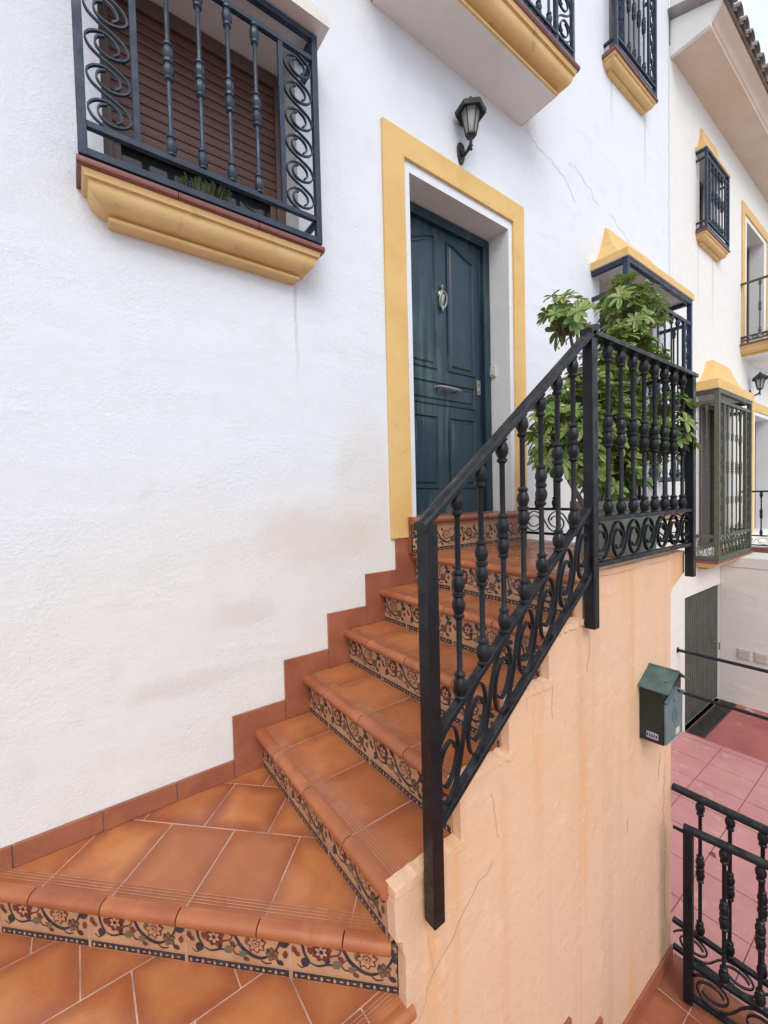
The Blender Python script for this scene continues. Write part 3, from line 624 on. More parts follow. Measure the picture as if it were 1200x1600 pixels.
# tall window behind the first bay grille
def bay_window(root, h, y):
    a, b, c, d = h[:4]; f = MB(); f.box((a + .002, y - .05, c), (a + .06, y, d - .002)); f.box((b - .06, y - .05, c), (b - .002, y, d - .002)); f.box((a + .06, y - .05, d - .07), (b - .06, y, d - .002)); f.box((a + .06, y - .05, c), (b - .06, y, c + .07)); mx = (a + b) / 2; f.box((mx - .04, y - .048, c + .07), (mx + .04, y, d - .07))
    o = f.build('window', 'frame', root, smooth=0, bevel=.002); g = MB(); g.box((a + .06, y - .02, c + .07), (b - .06, y - .012, d - .07)); g.build('pane', 'glass', o, smooth=0); return o
bay_window(house, BAY1, .2); bay_window(house, UPW, .19); bay_window(house, UPD, .19)
hood(house, 3.785, 5.29, .322, 1.985, 2.055, 2.45, .26, td=.02)
sill(house, 3.80, 5.28, .33, -.34, -.20, .06)
sill(house, 4.02, 4.93, .125, 3.86, 3.985, .03)
# balcony slab over the front door
sill(house, 1.32, 2.90, .40, 2.75, 2.93, .285, soffit='reveal', tile_h=.035)

grille('blue-black scroll grille over the brown shuttered window left of the front door', .055, 1.002, .13, 1.222, 2.185, 1.335, 2.07, 4, .17, 'blueiron', curls=6, n_side=0, bw=.028)
grille('tall bay grille with a yellow hood behind the shrub', 3.80, 5.27, .29, -.19, 1.98, .12, 1.74, 6, .16, 'blueiron', curls=9, n_side=1, bw=.04, knob=1.25)
grille('blue-black grille on the upper window right of the balcony', 4.05, 4.91, .105, 3.99, 5.1, 4.09, 4.98, 4, .15, 'blueiron', curls=5, n_side=0, bw=.03)

# ------------------------------------------------------------------ neighbouring house
nh = thing('neighbouring_house', (7.5, 0, G), 'farther white house with beige eaves, tiled roof and ribbed grey-green garage door', 'house')
W3 = (6.50, 7.12, 3.24, 4.20, .2); BAY2 = (6.50, 7.70, -.84, 1.24, .22); GAR = (6.01, 7.335, G, -1.325, .10); D2 = (8.55, 9.55, 2.2, 4.15, .25); D3 = (9.05, 10.0, -.72, 1.22, .25)
mb = MB(); facade(mb, SX + .001, 16, G - .05, 5.0, [W3, BAY2, GAR, D2, D3], .2)
for q in (((16, 0, G), (16, 7, G), (16, 7, 5.0), (16, 0, 5.0)), ((SX, 7, G), (SX, 7, 5), (16, 7, 5), (16, 7, G))): mb.face(q, 0)
mb.build('wall', ['wall2', 'reveal'], nh, smooth=0)
eaves(nh, 5.62, 16, 4.90)
ge = MB(); ge.prism([(5.575, a, b) for a, b in ((-.001, 4.88), (-.37, 4.90), (-.372, 4.935), (-.40, 4.975), (-.455, 5.05), (-.475, 5.09), (-.46, 5.16), (-.40, 5.6), (-.36, 6.7), (-.001, 6.7))], (.05, 0, 0)); ge.build('gable_end', 'wall2', nh, smooth=0, bevel=.004)
bay_window(nh, W3, .19); bay_window(nh, BAY2, .2); bay_window(nh, D2, .24); bay_window(nh, D3, .24)
hood(nh, 6.35, 7.28, .12, 4.20, 4.25, 4.56, .18, td=.015); sill(nh, 6.36, 7.26, .125, 3.10, 3.235, .03)
hood(nh, 6.33, 7.88, .245, 1.25, 1.365, 1.70, .42, td=.07); sill(nh, 6.33, 7.86, .25, -1.02, -.885, .08)
for a, b, c, d, bt in ((8.27, 9.83, 8.40, 9.70, 2.22), (8.78, 10.25, 8.92, 10.1, -.70)):
    T = 4.36 if bt > 0 else 1.42; m_ = MB(); m_.prism([(a, -.018, bt), (c, -.018, bt), (c, -.018, T - .14), (d, -.018, T - .14), (d, -.018, bt), (b, -.018, bt), (b, -.018, T), (a, -.018, T)], (0, .018, 0)); m_.build('door_surround', 'yellow', nh, smooth=0, bevel=.004)
sill(nh, 8.20, 9.95, .52, 2.02, 2.20, .40, soffit='reveal')
# ribbed garage door
gd = MB(); x = 6.04; gd.box((6.012, .05, G + .02), (7.333, .07, -1.33))
while x < 7.30:
    gd.prism([(x, .05, G + .03), (x + .012, .028, G + .03), (x + .034, .028, G + .03), (x + .046, .05, G + .03)], (0, 0, -1.36 - G - .03)); x += .066
gdo = gd.build('garage_door', 'garage', nh, smooth=0)
g2 = MB(); g2.tube([(7.24, .03, -2.15), (7.24, -.02, -2.16), (7.24, -.02, -2.24), (7.24, .03, -2.25)], .008, 8); g2.build('handle', 'steel', gdo)
# raised terrace of the neighbouring house beside its garage
tw = MB(); tw.box((7.34, -4.5, G), (7.60, -.001, -1.07)); tw.box((7.33, -4.6, -1.07), (12.5, -.001, -.93)); tw.build('terrace_wall', 'wall2', nh, smooth=0, bevel=.006)
tt = MB(); tt.box((8.05, -4.58, -.929), (8.25, -.002, -.86)); tt.build('terrace_edge_tiles', 'silltile', nh, smooth=0)
for yv in (-.27, -.45):
    v = MB(); v.box((7.326, yv - .07, -2.34), (7.339, yv + .07, -2.20))
    for i in range(6): v.box((7.320, yv - .055, -2.325 + i * .019), (7.326, yv + .055, -2.315 + i * .019))
    v.build('wall_vent', 'plastic', nh, smooth=0)
grille('grey-blue grille under a small yellow hood on the farther house, upstairs', 6.37, 7.24, .105, 3.24, 4.198, 3.33, 4.09, 4, .13, 'blueiron', curls=5, n_side=0, bw=.028)
grille('olive green bay grille beside the neighbouring terrace', 6.38, 7.80, .215, -.884, 1.248, -.58, 1.10, 4, .22, 'greeniron', curls=9, n_side=1, bw=.05, extra_rows=(.03, .26, .50, .54, .76, .97), skirt=1)

# ------------------------------------------------------------------ entrance staircase
YO = -1.012; YF = -1.05
stair = thing('entrance_staircase', (.7, -.5, -2.6), 'winding terracotta tiled staircase with painted floral risers and a peach plastered side wall', 'staircase')
def tiles(mb, poly, z, o, ang, su, sv, gap=.005, offs=True, m=0, h=.010, row0=0):
    c, s = math.cos(ang), math.sin(ang); U = (c, s); V = (-s, c)
    us = [(p[0] - o[0]) * c + (p[1] - o[1]) * s for p in poly]; vs = [-(p[0] - o[0]) * s + (p[1] - o[1]) * c for p in poly]
    sv_list = sv if isinstance(sv, list) else None
    j0 = math.floor(min(vs) / sv) - 1 if not sv_list else 0; rows = []
    if sv_list:
        for a, b in zip(sv_list[:-1], sv_list[1:]): rows.append((a, b))
    else:
        j = j0
        while j * sv < max(vs): rows.append((j * sv, (j + 1) * sv)); j += 1
    for jj, (va, vb) in enumerate(rows):
        par = (jj + (j0 if not sv_list else row0)) % 2
        sh = su / 2 if (offs and par) else 0
        i = math.floor((min(us) - sh) / su) - 1
        while i * su + sh < max(us):
            ua, ub = i * su + sh, (i + 1) * su + sh; g = gap / 2; i += 1
            P = [(o[0] + U[0] * a + V[0] * b, o[1] + U[1] * a + V[1] * b) for a, b in ((ua + g, va + g), (ub - g, va + g), (ub - g, vb - g), (ua + g, vb - g))]
            n = len(poly)
            for k in range(n):
                p, q = poly[k], poly[(k + 1) % n]; ex, ey = q[0] - p[0], q[1] - p[1]
                P = clip(P, -ey, ex, ey * p[0] - ex * p[1])
                if len(P) < 3: break
            if len(P) < 3: continue
            ar = abs(sum(P[k][0] * P[(k + 1) % len(P)][1] - P[(k + 1) % len(P)][0] * P[k][1] for k in range(len(P)))) / 2
            if ar < 2e-5: continue
            uv = [(((p[0] - o[0]) * U[0] + (p[1] - o[1]) * U[1] - ua) / su, ((p[0] - o[0]) * V[0] + (p[1] - o[1]) * V[1] - va) / (vb - va)) for p in P]
            dz = rnd.uniform(-.0006, .0006); b = len(mb.v); n = len(P)
            mb.v += [(p[0], p[1], z + dz) for p in P] + [(p[0], p[1], z - h) for p in P]
            mb.f.append(list(range(b, b + n))); mb.m.append(m); mb.uv.append(uv)
            for k in range(n): mb.f.append([b + k, b + n + k, b + n + (k + 1) % n, b + (k + 1) % n]); mb.m.append(m); mb.uv.append(None)
def nosing(mb, A, B, z, joints, out, R=.019, lip=.043, mt=0, mg=1):
    """bullnose edge in tile lengths from A to B; out = unit vector pointing off the step; grip lines behind it"""
    A = Vector((*A, z)); B = Vector((*B, z)); d = (B - A); L = d.length; d.normalize(); o = Vector((out[0], out[1], 0)); Z = Vector((0, 0, 1))
    pr = [(-.001, 0), (.014, 0)] + [(.0155 + .0215 * math.sin(t), -lip / 2 + lip / 2 * math.cos(t)) for t in [math.pi * i / 10 for i in range(1, 10)]] + [(.0155, -lip), (-.001, -lip)]
    cuts = [0] + [j for j in joints if .01 < j < L - .01] + [L]
    for a, b in zip(cuts[:-1], cuts[1:]):
        a2 = a + (.0022 if a > 0 else 0); b2 = b - (.0022 if b < L else 0)
        mb.rings([[A + d * u + o * x + Z * y for x, y in pr] for u in (a2, b2)], mt, True, True, True)
        for g in (-.014, -.024, -.034, -.044):
            q = [A + d * a2 + o * g, A + d * b2 + o * g, A + d * b2 + o * (g - .0026), A + d * a2 + o * (g - .0026)]; mb.face([p + Z * .0011 for p in q], mg)
def riser(A, B, z0, z1, out, phase=0.0, L=.345, root=None):
    """glazed picture tiles: cream ground, vine, flowers, leaves and a dark key border along the foot"""
    A = Vector((*A, 0)); B = Vector((*B, 0)); d = B - A; LL = d.length; d.normalize(); o = Vector((out[0], out[1], 0)); mb = MB(); H = z1 - z0
    mb.prism([A + Vector((0, 0, z0)), B + Vector((0, 0, z0)), B + Vector((0, 0, z1)), A + Vector((0, 0, z1))], -o * .012, 0)
    P = lambda s, t, k: A + d * s + Vector((0, 0, z0 + t)) + o * (.0006 * k + .0003)
    def poly(pts, m, k):
        # trim to the riser
        q = pts
        for a, b, c in ((1, 0, 0), (-1, 0, LL), (0, 1, 0), (0, -1, H)): q = clip(q, a, b, c) if len(q) > 2 else []
        if len(q) > 2: mb.face([P(s, t, k) for s, t in q], m)
    def rib(pts, w, m, k):
        pts = catmull(pts, 4); n = len(pts)
        for i in range(n - 1):
            (a, b), (c, e) = pts[i], pts[i + 1]; dx, dy_ = c - a, e - b; l = math.hypot(dx, dy_) or 1
            w0 = w * (.45 + .55 * math.sin(math.pi * i / n)); w1 = w * (.45 + .55 * math.sin(math.pi * (i + 1) / n))
            nx, ny = -dy_ / l, dx / l; poly([(a - nx * w0, b - ny * w0), (c - nx * w1, e - ny * w1), (c + nx * w1, e + ny * w1), (a + nx * w0, b + ny * w0)], m, k)
    def leafp(x, y, l, ang, m, k, f=.34):
        c, s = math.cos(ang), math.sin(ang); pts = []
        for t, w in ((0, 0), (.2, .7), (.5, 1), (.8, .6), (1, 0)): pts.append((t * l, w * l * f))
        pts += [(t * l, -w * l * f) for t, w in ((.8, .6), (.5, 1), (.2, .7))]
        poly([(x + c * a - s * b, y + s * a + c * b) for a, b in pts][::-1], m, k)
    def flower(x, y, r, n, mo, mi, k, rot=0):
        for i in range(n): leafp(x, y, r, rot + 2 * math.pi * i / n, mo, k, .36)
        for i in range(n): leafp(x + .12 * r * math.cos(rot + 2 * math.pi * i / n), y + .12 * r * math.sin(rot + 2 * math.pi * i / n), r * .72, rot + 2 * math.pi * i / n, mi, k + 1, .30)
        poly([(x + r * .26 * math.cos(-t), y + r * .26 * math.sin(-t)) for t in [math.pi * i / 4 for i in range(8)]][::-1], mo, k + 2)
    i = math.floor(-phase / L) - 1
    while i * L + phase < LL:
        x = i * L + phase; i += 1
        poly([(x - .0012, 0), (x + .0012, 0), (x + .0012, H), (x - .0012, H)], 5, 1)         # joint between tiles
        # key border: dark band with pale interruptions
        poly([(x + .006, .004), (x + L - .006, .004), (x + L - .006, .025), (x + .006, .025)], 1, 1)
        nb = 16
        for j in range(nb):
            bx = x + .012 + j * (L - .024) / nb
            poly([(bx, .009), (bx + .006, .007), (bx + .009, .014), (bx + .004, .021), (bx + .001, .016)], 0, 2) if j % 2 == 0 else poly([(bx, .012), (bx + .010, .012), (bx + .010, .0165), (bx, .0165)], 0, 2)
        poly([(x + .004, .0285), (x + L - .004, .0285), (x + L - .004, .0300), (x + .004, .0300)], 3, 1)
        # vines
        rib([(x + .015, .135), (x + .035, .120), (x + .045, .085), (x + .060, .062)], .0042, 1, 1); leafp(x + .052, .075, .034, -1.9, 1, 2, .42); leafp(x + .02, .128, .026, .3, 1, 2)
        rib([(x + .060, .06), (x + .085, .052), (x + .115, .06), (x + .14, .062)], .0034, 1, 1); leafp(x + .128, .058, .038, .35, 4, 2); leafp(x + .112, .06, .026, 1.3, 1, 2)
        rib([(x + .11, .06), (x + .125, .085), (x + .15, .095), (x + .160, .115)], .0028, 2, 1); leafp(x + .148, .09, .024, -.6, 2, 2); leafp(x + .066, .085, .026, 1.9, 2, 2); leafp(x + .192, .045, .022, -.3, 2, 2); leafp(x + .328, .06, .026, 1.5, 2, 2); leafp(x + .205, .085, .03, 1.4, 4, 2); leafp(x + .27, .085, .022, -1.0, 1, 2); leafp(x + .008, .105, .026, -1.2, 2, 2)
        flower(x + .098, .100, .034, 9, 2, 2, 3, .2); flower(x + .098, .100, .025, 6, 1, 3, 5, .6)
        rib([(x + .155, .130), (x + .168, .108), (x + .185, .080), (x + .212, .060), (x + .245, .050), (x + .272, .058)], .0062, 1, 1)
        rib([(x + .178, .085), (x + .160, .068), (x + .168, .052), (x + .184, .054), (x + .180, .064)], .0026, 2, 1)
        leafp(x + .060, .112, .024, 2.2, 4, 2); leafp(x + .140, .125, .026, .9, 1, 2); leafp(x + .262, .125, .024, .5, 4, 2); leafp(x + .206, .122, .024, 2.2, 1, 2)
        rib([(x + .245, .05), (x + .262, .036), (x + .285, .04)], .0024, 1, 1); rib([(x + .02, .05), (x + .036, .040), (x + .05, .052), (x + .06, .06)], .0024, 2, 1); leafp(x + .03, .075, .022, 2.4, 2, 2)
        leafp(x + .165, .112, .032, 2.6, 1, 2); leafp(x + .205, .064, .03, -2.6, 4, 2)
        flower(x + .236, .098, .034, 8, 2, 3, 3, .1); flower(x + .236, .098, .014, 6, 2, 0, 6, .3); rib([(x + .216, .066), (x + .222, .082), (x + .236, .095)], .003, 1, 1)
        flower(x + .288, .068, .024, 5, 2, 4, 3, .5); rib([(x + .290, .07), (x + .305, .092), (x + .318, .118), (x + .332, .128)], .0042, 1, 1)
        leafp(x + .310, .100, .034, .25, 1, 2); leafp(x + .316, .115, .03, 2.0, 1, 2); leafp(x + .300, .05, .026, -.4, 1, 2)
    return mb.build('riser', ['cream', 'ink', 'rust', 'petal', 'leafglaze', 'grout'], root or stair, smooth=0)

RX = [.675, .925, 1.170, 1.415, 1.655]; TZ = [-1.08, -.888, -.705, -.52, -.335]; WZ, LZ1 = -1.266, -1.446
jy = [YO + j for j in ()]
for k in range(5):
    xa = RX[k]; xb = RX[k + 1] if k < 4 else 2.76; z = TZ[k]
    mb = MB()
    poly = [(xa, YO), (xb, YO), (xb, -.012), (xa, -.012)]
    if k < 4: tiles(mb, poly, z, (xa, -.235), -math.pi / 2, .29, [0.0, xb - xa + .01] if False else [-.001, .34], offs=False)
    else: tiles(mb, poly, z, (xa, -.235), -math.pi / 2, .29, [-.001, .30, .59, .88, 1.17], offs=False)
    mb.prism([(x, y, z - .012) for x, y in poly], (0, 0, .0100), 1)
    o = mb.build('tread', ['tile', 'grout'], stair, smooth=0)
    nm = MB(); nosing(nm, (xa, -.014), (xa, YO - .012), z, [.221 + .29 * i for i in range(4)], (-1, 0)); nm.build('nosing', ['nosing', 'groove'], o, smooth=50)
    riser((xa, -.012), (xa, YO), (WZ if k == 0 else TZ[k - 1]) - .002, z - .041, (-1, 0), phase=-.05 - .1 * (k % 2))
# the corner winder
q = math.sqrt(.5); c2 = -.307
mb = MB(); poly = [(c2 + .012, -.012), (.675, c2 - .675), (.675, -.012)]
tiles(mb, poly, WZ, (.012, -.012), -math.pi / 4, .263, [c2 * q - .001, .09, .338, .62], offs=True, row0=0)
mb.prism([(x, y, WZ - .012) for x, y in poly], (0, 0, .0100), 1)
o = mb.build('tread', ['tile', 'grout'], stair, smooth=0)
A = (-.30, c2 + .30); B = (.692, c2 - .692)
nm = MB(); nosing(nm, A, B, WZ, [(.205 - .424) * 1 + .263 * i + .43 for i in range(-2, 6)], (-q, -q)); nm.build('nosing', ['nosing', 'groove'], o, smooth=50)
riser(A, (.7005, c2 - .7005), LZ1 - .002, WZ - .041, (-q, -q), phase=.055)
# first tread of the turn and the landing below it
mb = MB(); poly = [(-1.6, -1.03), (.705, -1.03), (.723, c2 - .723), (c2 + .012, -.012), (-1.6, -.012)]
tiles(mb, poly, LZ1, (.083, -.198), 0, .257, .257, offs=True)
mb.prism([(x, y, LZ1 - .012) for x, y in poly], (0, 0, .0100), 1)
o = mb.build('tread', ['tile', 'grout'], stair, smooth=0)
nm = MB(); nosing(nm, (-1.6, -1.03), (.722, -1.03), LZ1, [.13 + .29 * i for i in range(8)], (0, -1)); nm.build('nosing', ['nosing', 'groove'], o, smooth=50)
riser((-1.6, -1.03), (.715, -1.03), -1.64, LZ1 - .034, (0, -1))
# steps going on down to a low landing, and two more along the peach wall to the small terrace
def plain_step(poly, z, zb):
    mb = MB(); tiles(mb, poly, z, (poly[0][0], -1.06), 0, .30, .30); mb.prism([(x, y, zb) for x, y in poly], (0, 0, z - .002 - zb), 1); return mb.build('tread', ['tile', 'grout'], stair, smooth=0)
lz = -1.64
for k in range(4):
    z = lz - .19 * k; ya = -1.03 - .25 * k; yb = ya - .25 if k < 3 else -3.2; poly = [(-1.6, yb), (.70, yb), (.70, ya), (-1.6, ya)]
    o = plain_step(poly, z, G)
    if k < 3: nm = MB(); nosing(nm, (-1.6, yb), (.71, yb), z, [.13 + .29 * i for i in range(8)], (0, -1)); nm.build('nosing', ['nosing', 'groove'], o, smooth=50); riser((-1.6, yb), (.70, yb), z - .19, z - .034, (0, -1))
LX = [1.40, 1.65]
for k, (xa, xb, z) in enumerate(((.702, LX[0], -2.21), (LX[0], LX[1], -2.405))):
    o = plain_step([(xa, -3.2), (xb, -3.2), (xb, YF - .002), (xa, YF - .002)], z, G)
    nm = MB(); nosing(nm, (xb, -3.2), (xb, YF - .004), z, [.3 * i for i in range(1, 8)], (1, 0)); nm.build('nosing', ['nosing', 'groove'], o, smooth=50)
    riser((xb, -3.2), (xb, YF - .002), z - .193, z - .034, (1, 0))
# door step
mb = MB(); poly = [(1.60, -.055), (2.69, -.055), (2.69, .0), (1.60, .0)]
tiles(mb, [(1.60, -.055), (2.69, -.055), (2.69, .165), (1.60, .165)], -.118, (1.66, -.06), 0, .29, .40, offs=False); mb.box((1.60, -.054, -.335), (2.69, -.0005, -.129), 0)
o = mb.build('door_step', ['skirt', 'grout'], stair, smooth=0)
nm = MB(); nosing(nm, (1.585, -.055), (2.70, -.055), -.118, [.075 + .29 * i for i in range(5)], (0, -1)); nm.build('nosing', ['skirt', 'skirt'], o, smooth=50)
riser((1.60, -.056), (2.69, -.056), -.336, -.159, (0, -1), phase=.04, root=stair)
# stepped skirting against the house wall
bx = [.54, .795, 1.043, 1.288, 1.506]; bz = [-.982, -.786, -.60, -.422, -.245]
edges = bx + [1.655]
for k in range(5):
    x0, x1 = edges[k] + (.001 if k else 0), edges[k + 1] - .001
    lo = (WZ if k == 0 else TZ[k - 1]) + .001; sk = MB()
    sk.prism([(x0, -.0135, lo - .0), (min(RX[k], x1), -.0135, lo), (min(RX[k], x1), -.0135, TZ[k] - .0), (x1, -.0135, TZ[k]), (x1, -.0135, bz[k]), (x0, -.0135, bz[k])] if x1 > RX[k] else
             [(x0, -.0135, lo), (x1, -.0135, lo), (x1, -.0135, bz[k]), (x0, -.0135, bz[k])], (0, .013, 0)); sk.build('skirting', 'skirt', stair, smooth=0, bevel=.0022)
xs = [.539, .30, .04, -.225, -.5, -.78, -1.06, -1.34, -1.6]
for a, b in zip(xs[1:], xs[:-1]):
    lo = WZ if a > -.29 else LZ1
    sk = MB(); sk.box((a + .0015, -.0135, lo + .001), (b - .0015, -.0005, WZ + .082)); sk.build('skirting', 'skirt', stair, smooth=0, bevel=.0022)
sk = MB(); sk.box((2.70, -.0300, -.334), (2.76, -.0005, -.235)); sk.build('skirting', 'skirt', stair, smooth=0, bevel=.0022)
# peach side wall, stepped along the treads, with the landing slab lip
top = [(.700, WZ - .02)]
prf = [(-1.6, -1.50), (.700, -1.50), (.700, WZ - .03), (.692, WZ - .012), (.690, WZ + .02), (.668, WZ + .035), (.664, TZ[0] - .040), (.676, TZ[0] - .004)]
for k in range(5):
    if k: prf += [(RX[k] + .006, TZ[k - 1] - .004), (RX[k] + .002, TZ[k] - .004)]
prf += [(2.765, TZ[4] - .004), (2.765, TZ[4] - .125), (2.60, TZ[4] - .19), (2.57, TZ[4] - .22), (2.57, G), (-1.6, G)]
pw = MB(); pw.prism([(x, YF, z) for x, z in prf][::-1], (0, .036, 0), 0)
pw.box((2.50, YF + .036, G), (2.57, -.0005, TZ[4] - .22), 0)                                        # end wall under the landing
pw.prism([(2.765, YF + .036, TZ[4] - .0125), (2.765, YF + .036, TZ[4] - .125), (2.60, YF + .036, TZ[4] - .19), (2.50, YF + .036, TZ[4] - .22), (2.50, YF + .036, TZ[4] - .0125)], (0, -YF - .037, 0), 0)
# a clumsy fillet of mortar along each tread end
for k in range(5):
    xa = RX[k] - .012; xb = RX[k + 1] + .02 if k < 4 else 2.76; z = TZ[k]
    n = 14; rs = []
    for i in range(n + 1):
        u = xa + (xb - xa) * i / n; dz = rnd.uniform(-.004, .004); dy2 = rnd.uniform(-.003, .004)
        rs.append([(u, YO - .001, z + .004 + dz), (u, YF - .006 + dy2, z + .001 + dz), (u, YF - .006 + dy2, z - .022 + dz), (u, YO - .001, z - .028)])
    pw.rings(rs, 2, True, True, True)
for pts, w in (([(.79, -1.30), (.80, -1.42), (.98, -1.28), (1.08, -1.22)], .0045), ([(.80, -1.42), (.72, -1.56)], .004), ([(1.08, -.98), (1.10, -1.12), (1.115, -1.16)], .003), ([(1.45, -.72), (1.44, -.86)], .006), ([(1.30, -.60), (1.28, -.78)], .003),
               ([(1.72, -.5), (1.70, -.75)], .005), ([(2.50, -1.45), (2.47, -1.7), (2.50, -1.9), (2.48, -2.2), (2.52, -2.4)], .006), ([(2.48, -2.05), (2.3, -2.14)], .004), ([(2.42, -1.37), (2.40, -1.52)], .008), ([(2.06, -1.55), (2.06, -1.62)], .005)):
    crack(pw, pts, YF - .0012, 1, w)
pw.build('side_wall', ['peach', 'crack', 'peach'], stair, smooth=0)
for xa, xb, z, zr in ((.72, LX[0] + .135, -2.21, -2.405), (LX[0] + .136, LX[1] + .135, -2.405, -2.60)):
    sk = MB(); xr = xb - .135; sk.prism([(xa, YF - .012, z), (xr, YF - .012, z), (xr, YF - .012, zr), (xb, YF - .012, zr), (xb, YF - .012, z + .09), (xa, YF - .012, z + .09)], (0, .0115, 0)); sk.build('skirting', 'skirt', stair, smooth=0, bevel=.002)
x = LX[1] + .137
while x < 2.56: sk = MB(); sk.box((x, YF - .012, -2.599), (min(x + .297, 2.568), YF - .0005, -2.515)); x += .30; sk.build('skirting', 'skirt', stair, smooth=0, bevel=.002)

# small tiled terrace at the foot
mb = MB(); poly = [(LX[1], -4.4), (2.62, -4.4), (2.62, YF), (LX[1], YF)]
tiles(mb, poly, -2.6, (2.36, -1.20), 0, .30, .30, offs=False); mb.prism([(x, y, G - .03) for x, y in poly], (0, 0, G * -1 - 2.602 + .03), 1)
tag(mb.build('terrace_floor', ['terrace', 'grout'], smooth=0), kind='structure')

# ------------------------------------------------------------------ stair railing
YR = -1.082
rail = thing('stair_railing', (1.7, YR, -.55), 'black wrought iron railing up the entrance stairs and round the landing', 'railing')
post(rail, .785, YR, -1.215, -.075, tip=True)
post(rail, 1.678, YR, -.55, .615); post(rail, 2.757, YR, -.478, .625)
# sloping part, set out from the low post
guard(rail, (.785, YR), (1, 0), .893, -.965, -.690, -.045, [u - .785 for u in (.905, 1.010, 1.117, 1.226, 1.333, 1.440, 1.548)], slope=(.785, .735, .717), ncurl=7, ends=(.028, .03))
guard(rail, (1.678, YR), (1, 0), 1.079, -.305, -.098, .652, [.145 + .1165 * i for i in range(8)], ncurl=7, ends=(.03, .045))
guard(rail, (2.757, YR), (0, 1), 1.08, -.295, -.098, .652, [.12 + .14 * i for i in range(7)], ncurl=6, ends=(0, 0))
# ------------------------------------------------------------------ lower railing on the terrace edge and its gate
tr = thing('terrace_railing', (2.585, -1.08, -2.6), 'black iron railing along the low terrace edge behind the gate', 'railing')
guard(tr, (2.585, -1.055), (0, -1), 3.2, -2.535, -2.365, -1.605, [.125 + .125 * i for i in range(24)], ncurl=17, rail_w=.045)
post(tr, 2.585, -4.24, -2.6, -1.62)
gt = thing('garden_gate', (2.40, -1.18, -2.6), 'black iron gate standing ajar at the foot of the peach wall', 'gate')
gd_ = Vector((.13, -.99, 0)).normalized(); ga = math.atan2(gd_.y, gd_.x)
post(gt, 2.405, -1.185, -2.585, -1.70, rot=ga, w=.04); post(gt, 2.405 + gd_.x * .95, -1.185 + gd_.y * .95, -2.585, -1.70, rot=ga, w=.04)
guard(gt, (2.405, -1.185), (gd_.x, gd_.y), .95, -2.56, -2.37, -1.675, [.14 + .13 * i for i in range(6)], ncurl=5, rail_w=.042, ends=(.02, .02))
lt = MB(); lt.bar((2.40, -1.12, -1.715), (2.403, -1.172, -1.715), .012, .012); lt.build('latch', 'iron', gt)

# ------------------------------------------------------------------ balcony and far railings
br = thing('balcony_railing', (2.1, -.36, 2.93), 'blue-black scrolled railing on the balcony over the front door', 'railing')
guard(br, (1.36, -.365), (1, 0), 1.50, 2.95, 3.02, 3.9, [.30 + .115 * i for i in range(9)], mat='blueiron', ncurl=18, mid=.42)
for x in (1.36, 1.56, 2.66, 2.86): post(br, x, -.365, 2.932, 3.88, 'blueiron', .026)
for xa, xb in ((1.375, 1.548), (2.672, 2.848)): m_ = MB(); scroll(m_, (xa, -.365, 3.03), (0, 0, 1), .84, 5, xb - xa, (0, 1, 0), .012, .006, up=(1, 0, 0)); m_.build('scroll_panel', 'blueiron', br)
for x in (1.36, 2.86):
    m_ = MB()
    for z in (3.0, 3.86): m_.box((x - .010, -.350, z - .010), (x + .010, -.0, z + .010))
    m_.build('return_bar', 'blueiron', br, bevel=.001)
b2 = thing('balcony_railing', (8.3, -.48, 2.2), 'dark iron railing on the small balcony of the farther house', 'railing')
guard(b2, (8.26, -.47), (1, 0), 1.6, 2.24, 2.32, 3.12, [.12 + .13 * i for i in range(12)], mat='greeniron', ncurl=16)
guard(b2, (8.26, 0), (0, -1), .45, 2.24, 2.32, 3.12, [.22], mat='greeniron', ncurl=4)
post(b2, 8.26, -.47, 2.21, 3.10, 'greeniron', .03)
fr_ = thing('terrace_railing', (8.15, -1.5, -.86), 'black iron railing on the white terrace beside the olive bay grille', 'railing')
guard(fr_, (8.15, -.02), (0, -1), 4.4, -.84, -.68, -.02, [.12 + .13 * i for i in range(32)], ncurl=24, rail_w=.04)
pr_ = thing('pipe_handrail', (5.75, -2.2, G), 'two dark horizontal pipes running out from the white wall before the garage', 'handrail')
for z in (-1.915, -2.42): m_ = MB(); m_.tube([(5.78, .0, z), (5.78, -1.5, z - .0), (5.78, -4.4, z)], .019, 10); m_.build('pipe', 'iron', pr_); m_ = MB(); m_.lathe((5.78, 0.0, z), [(.035, 0), (.035, .006), (.02, .01)], 12, axis='y'); m_.build('wall_flange', 'iron', pr_)
post(pr_, 5.78, -4.38, G, -1.9, w=.04)
dg = thing('drain_grate', (6.6, -.12, G), 'dark slotted drain grate along the foot of the garage door', 'drain')
m_ = MB(); m_.box((6.02, -.20, G + .002), (7.30, -.19, G + .014)); m_.box((6.02, -.03, G + .002), (7.30, -.02, G + .014))
x = 6.03
while x < 7.29: m_.box((x, -.19, G + .003), (x + .016, -.03, G + .012)); x += .036
m_.build('grate_bars', 'grate', dg, smooth=0); m_ = MB(); m_.box((6.02, -.19, G + .0005), (7.30, -.03, G + .002)); m_.build('channel', 'dark', dg, smooth=0)

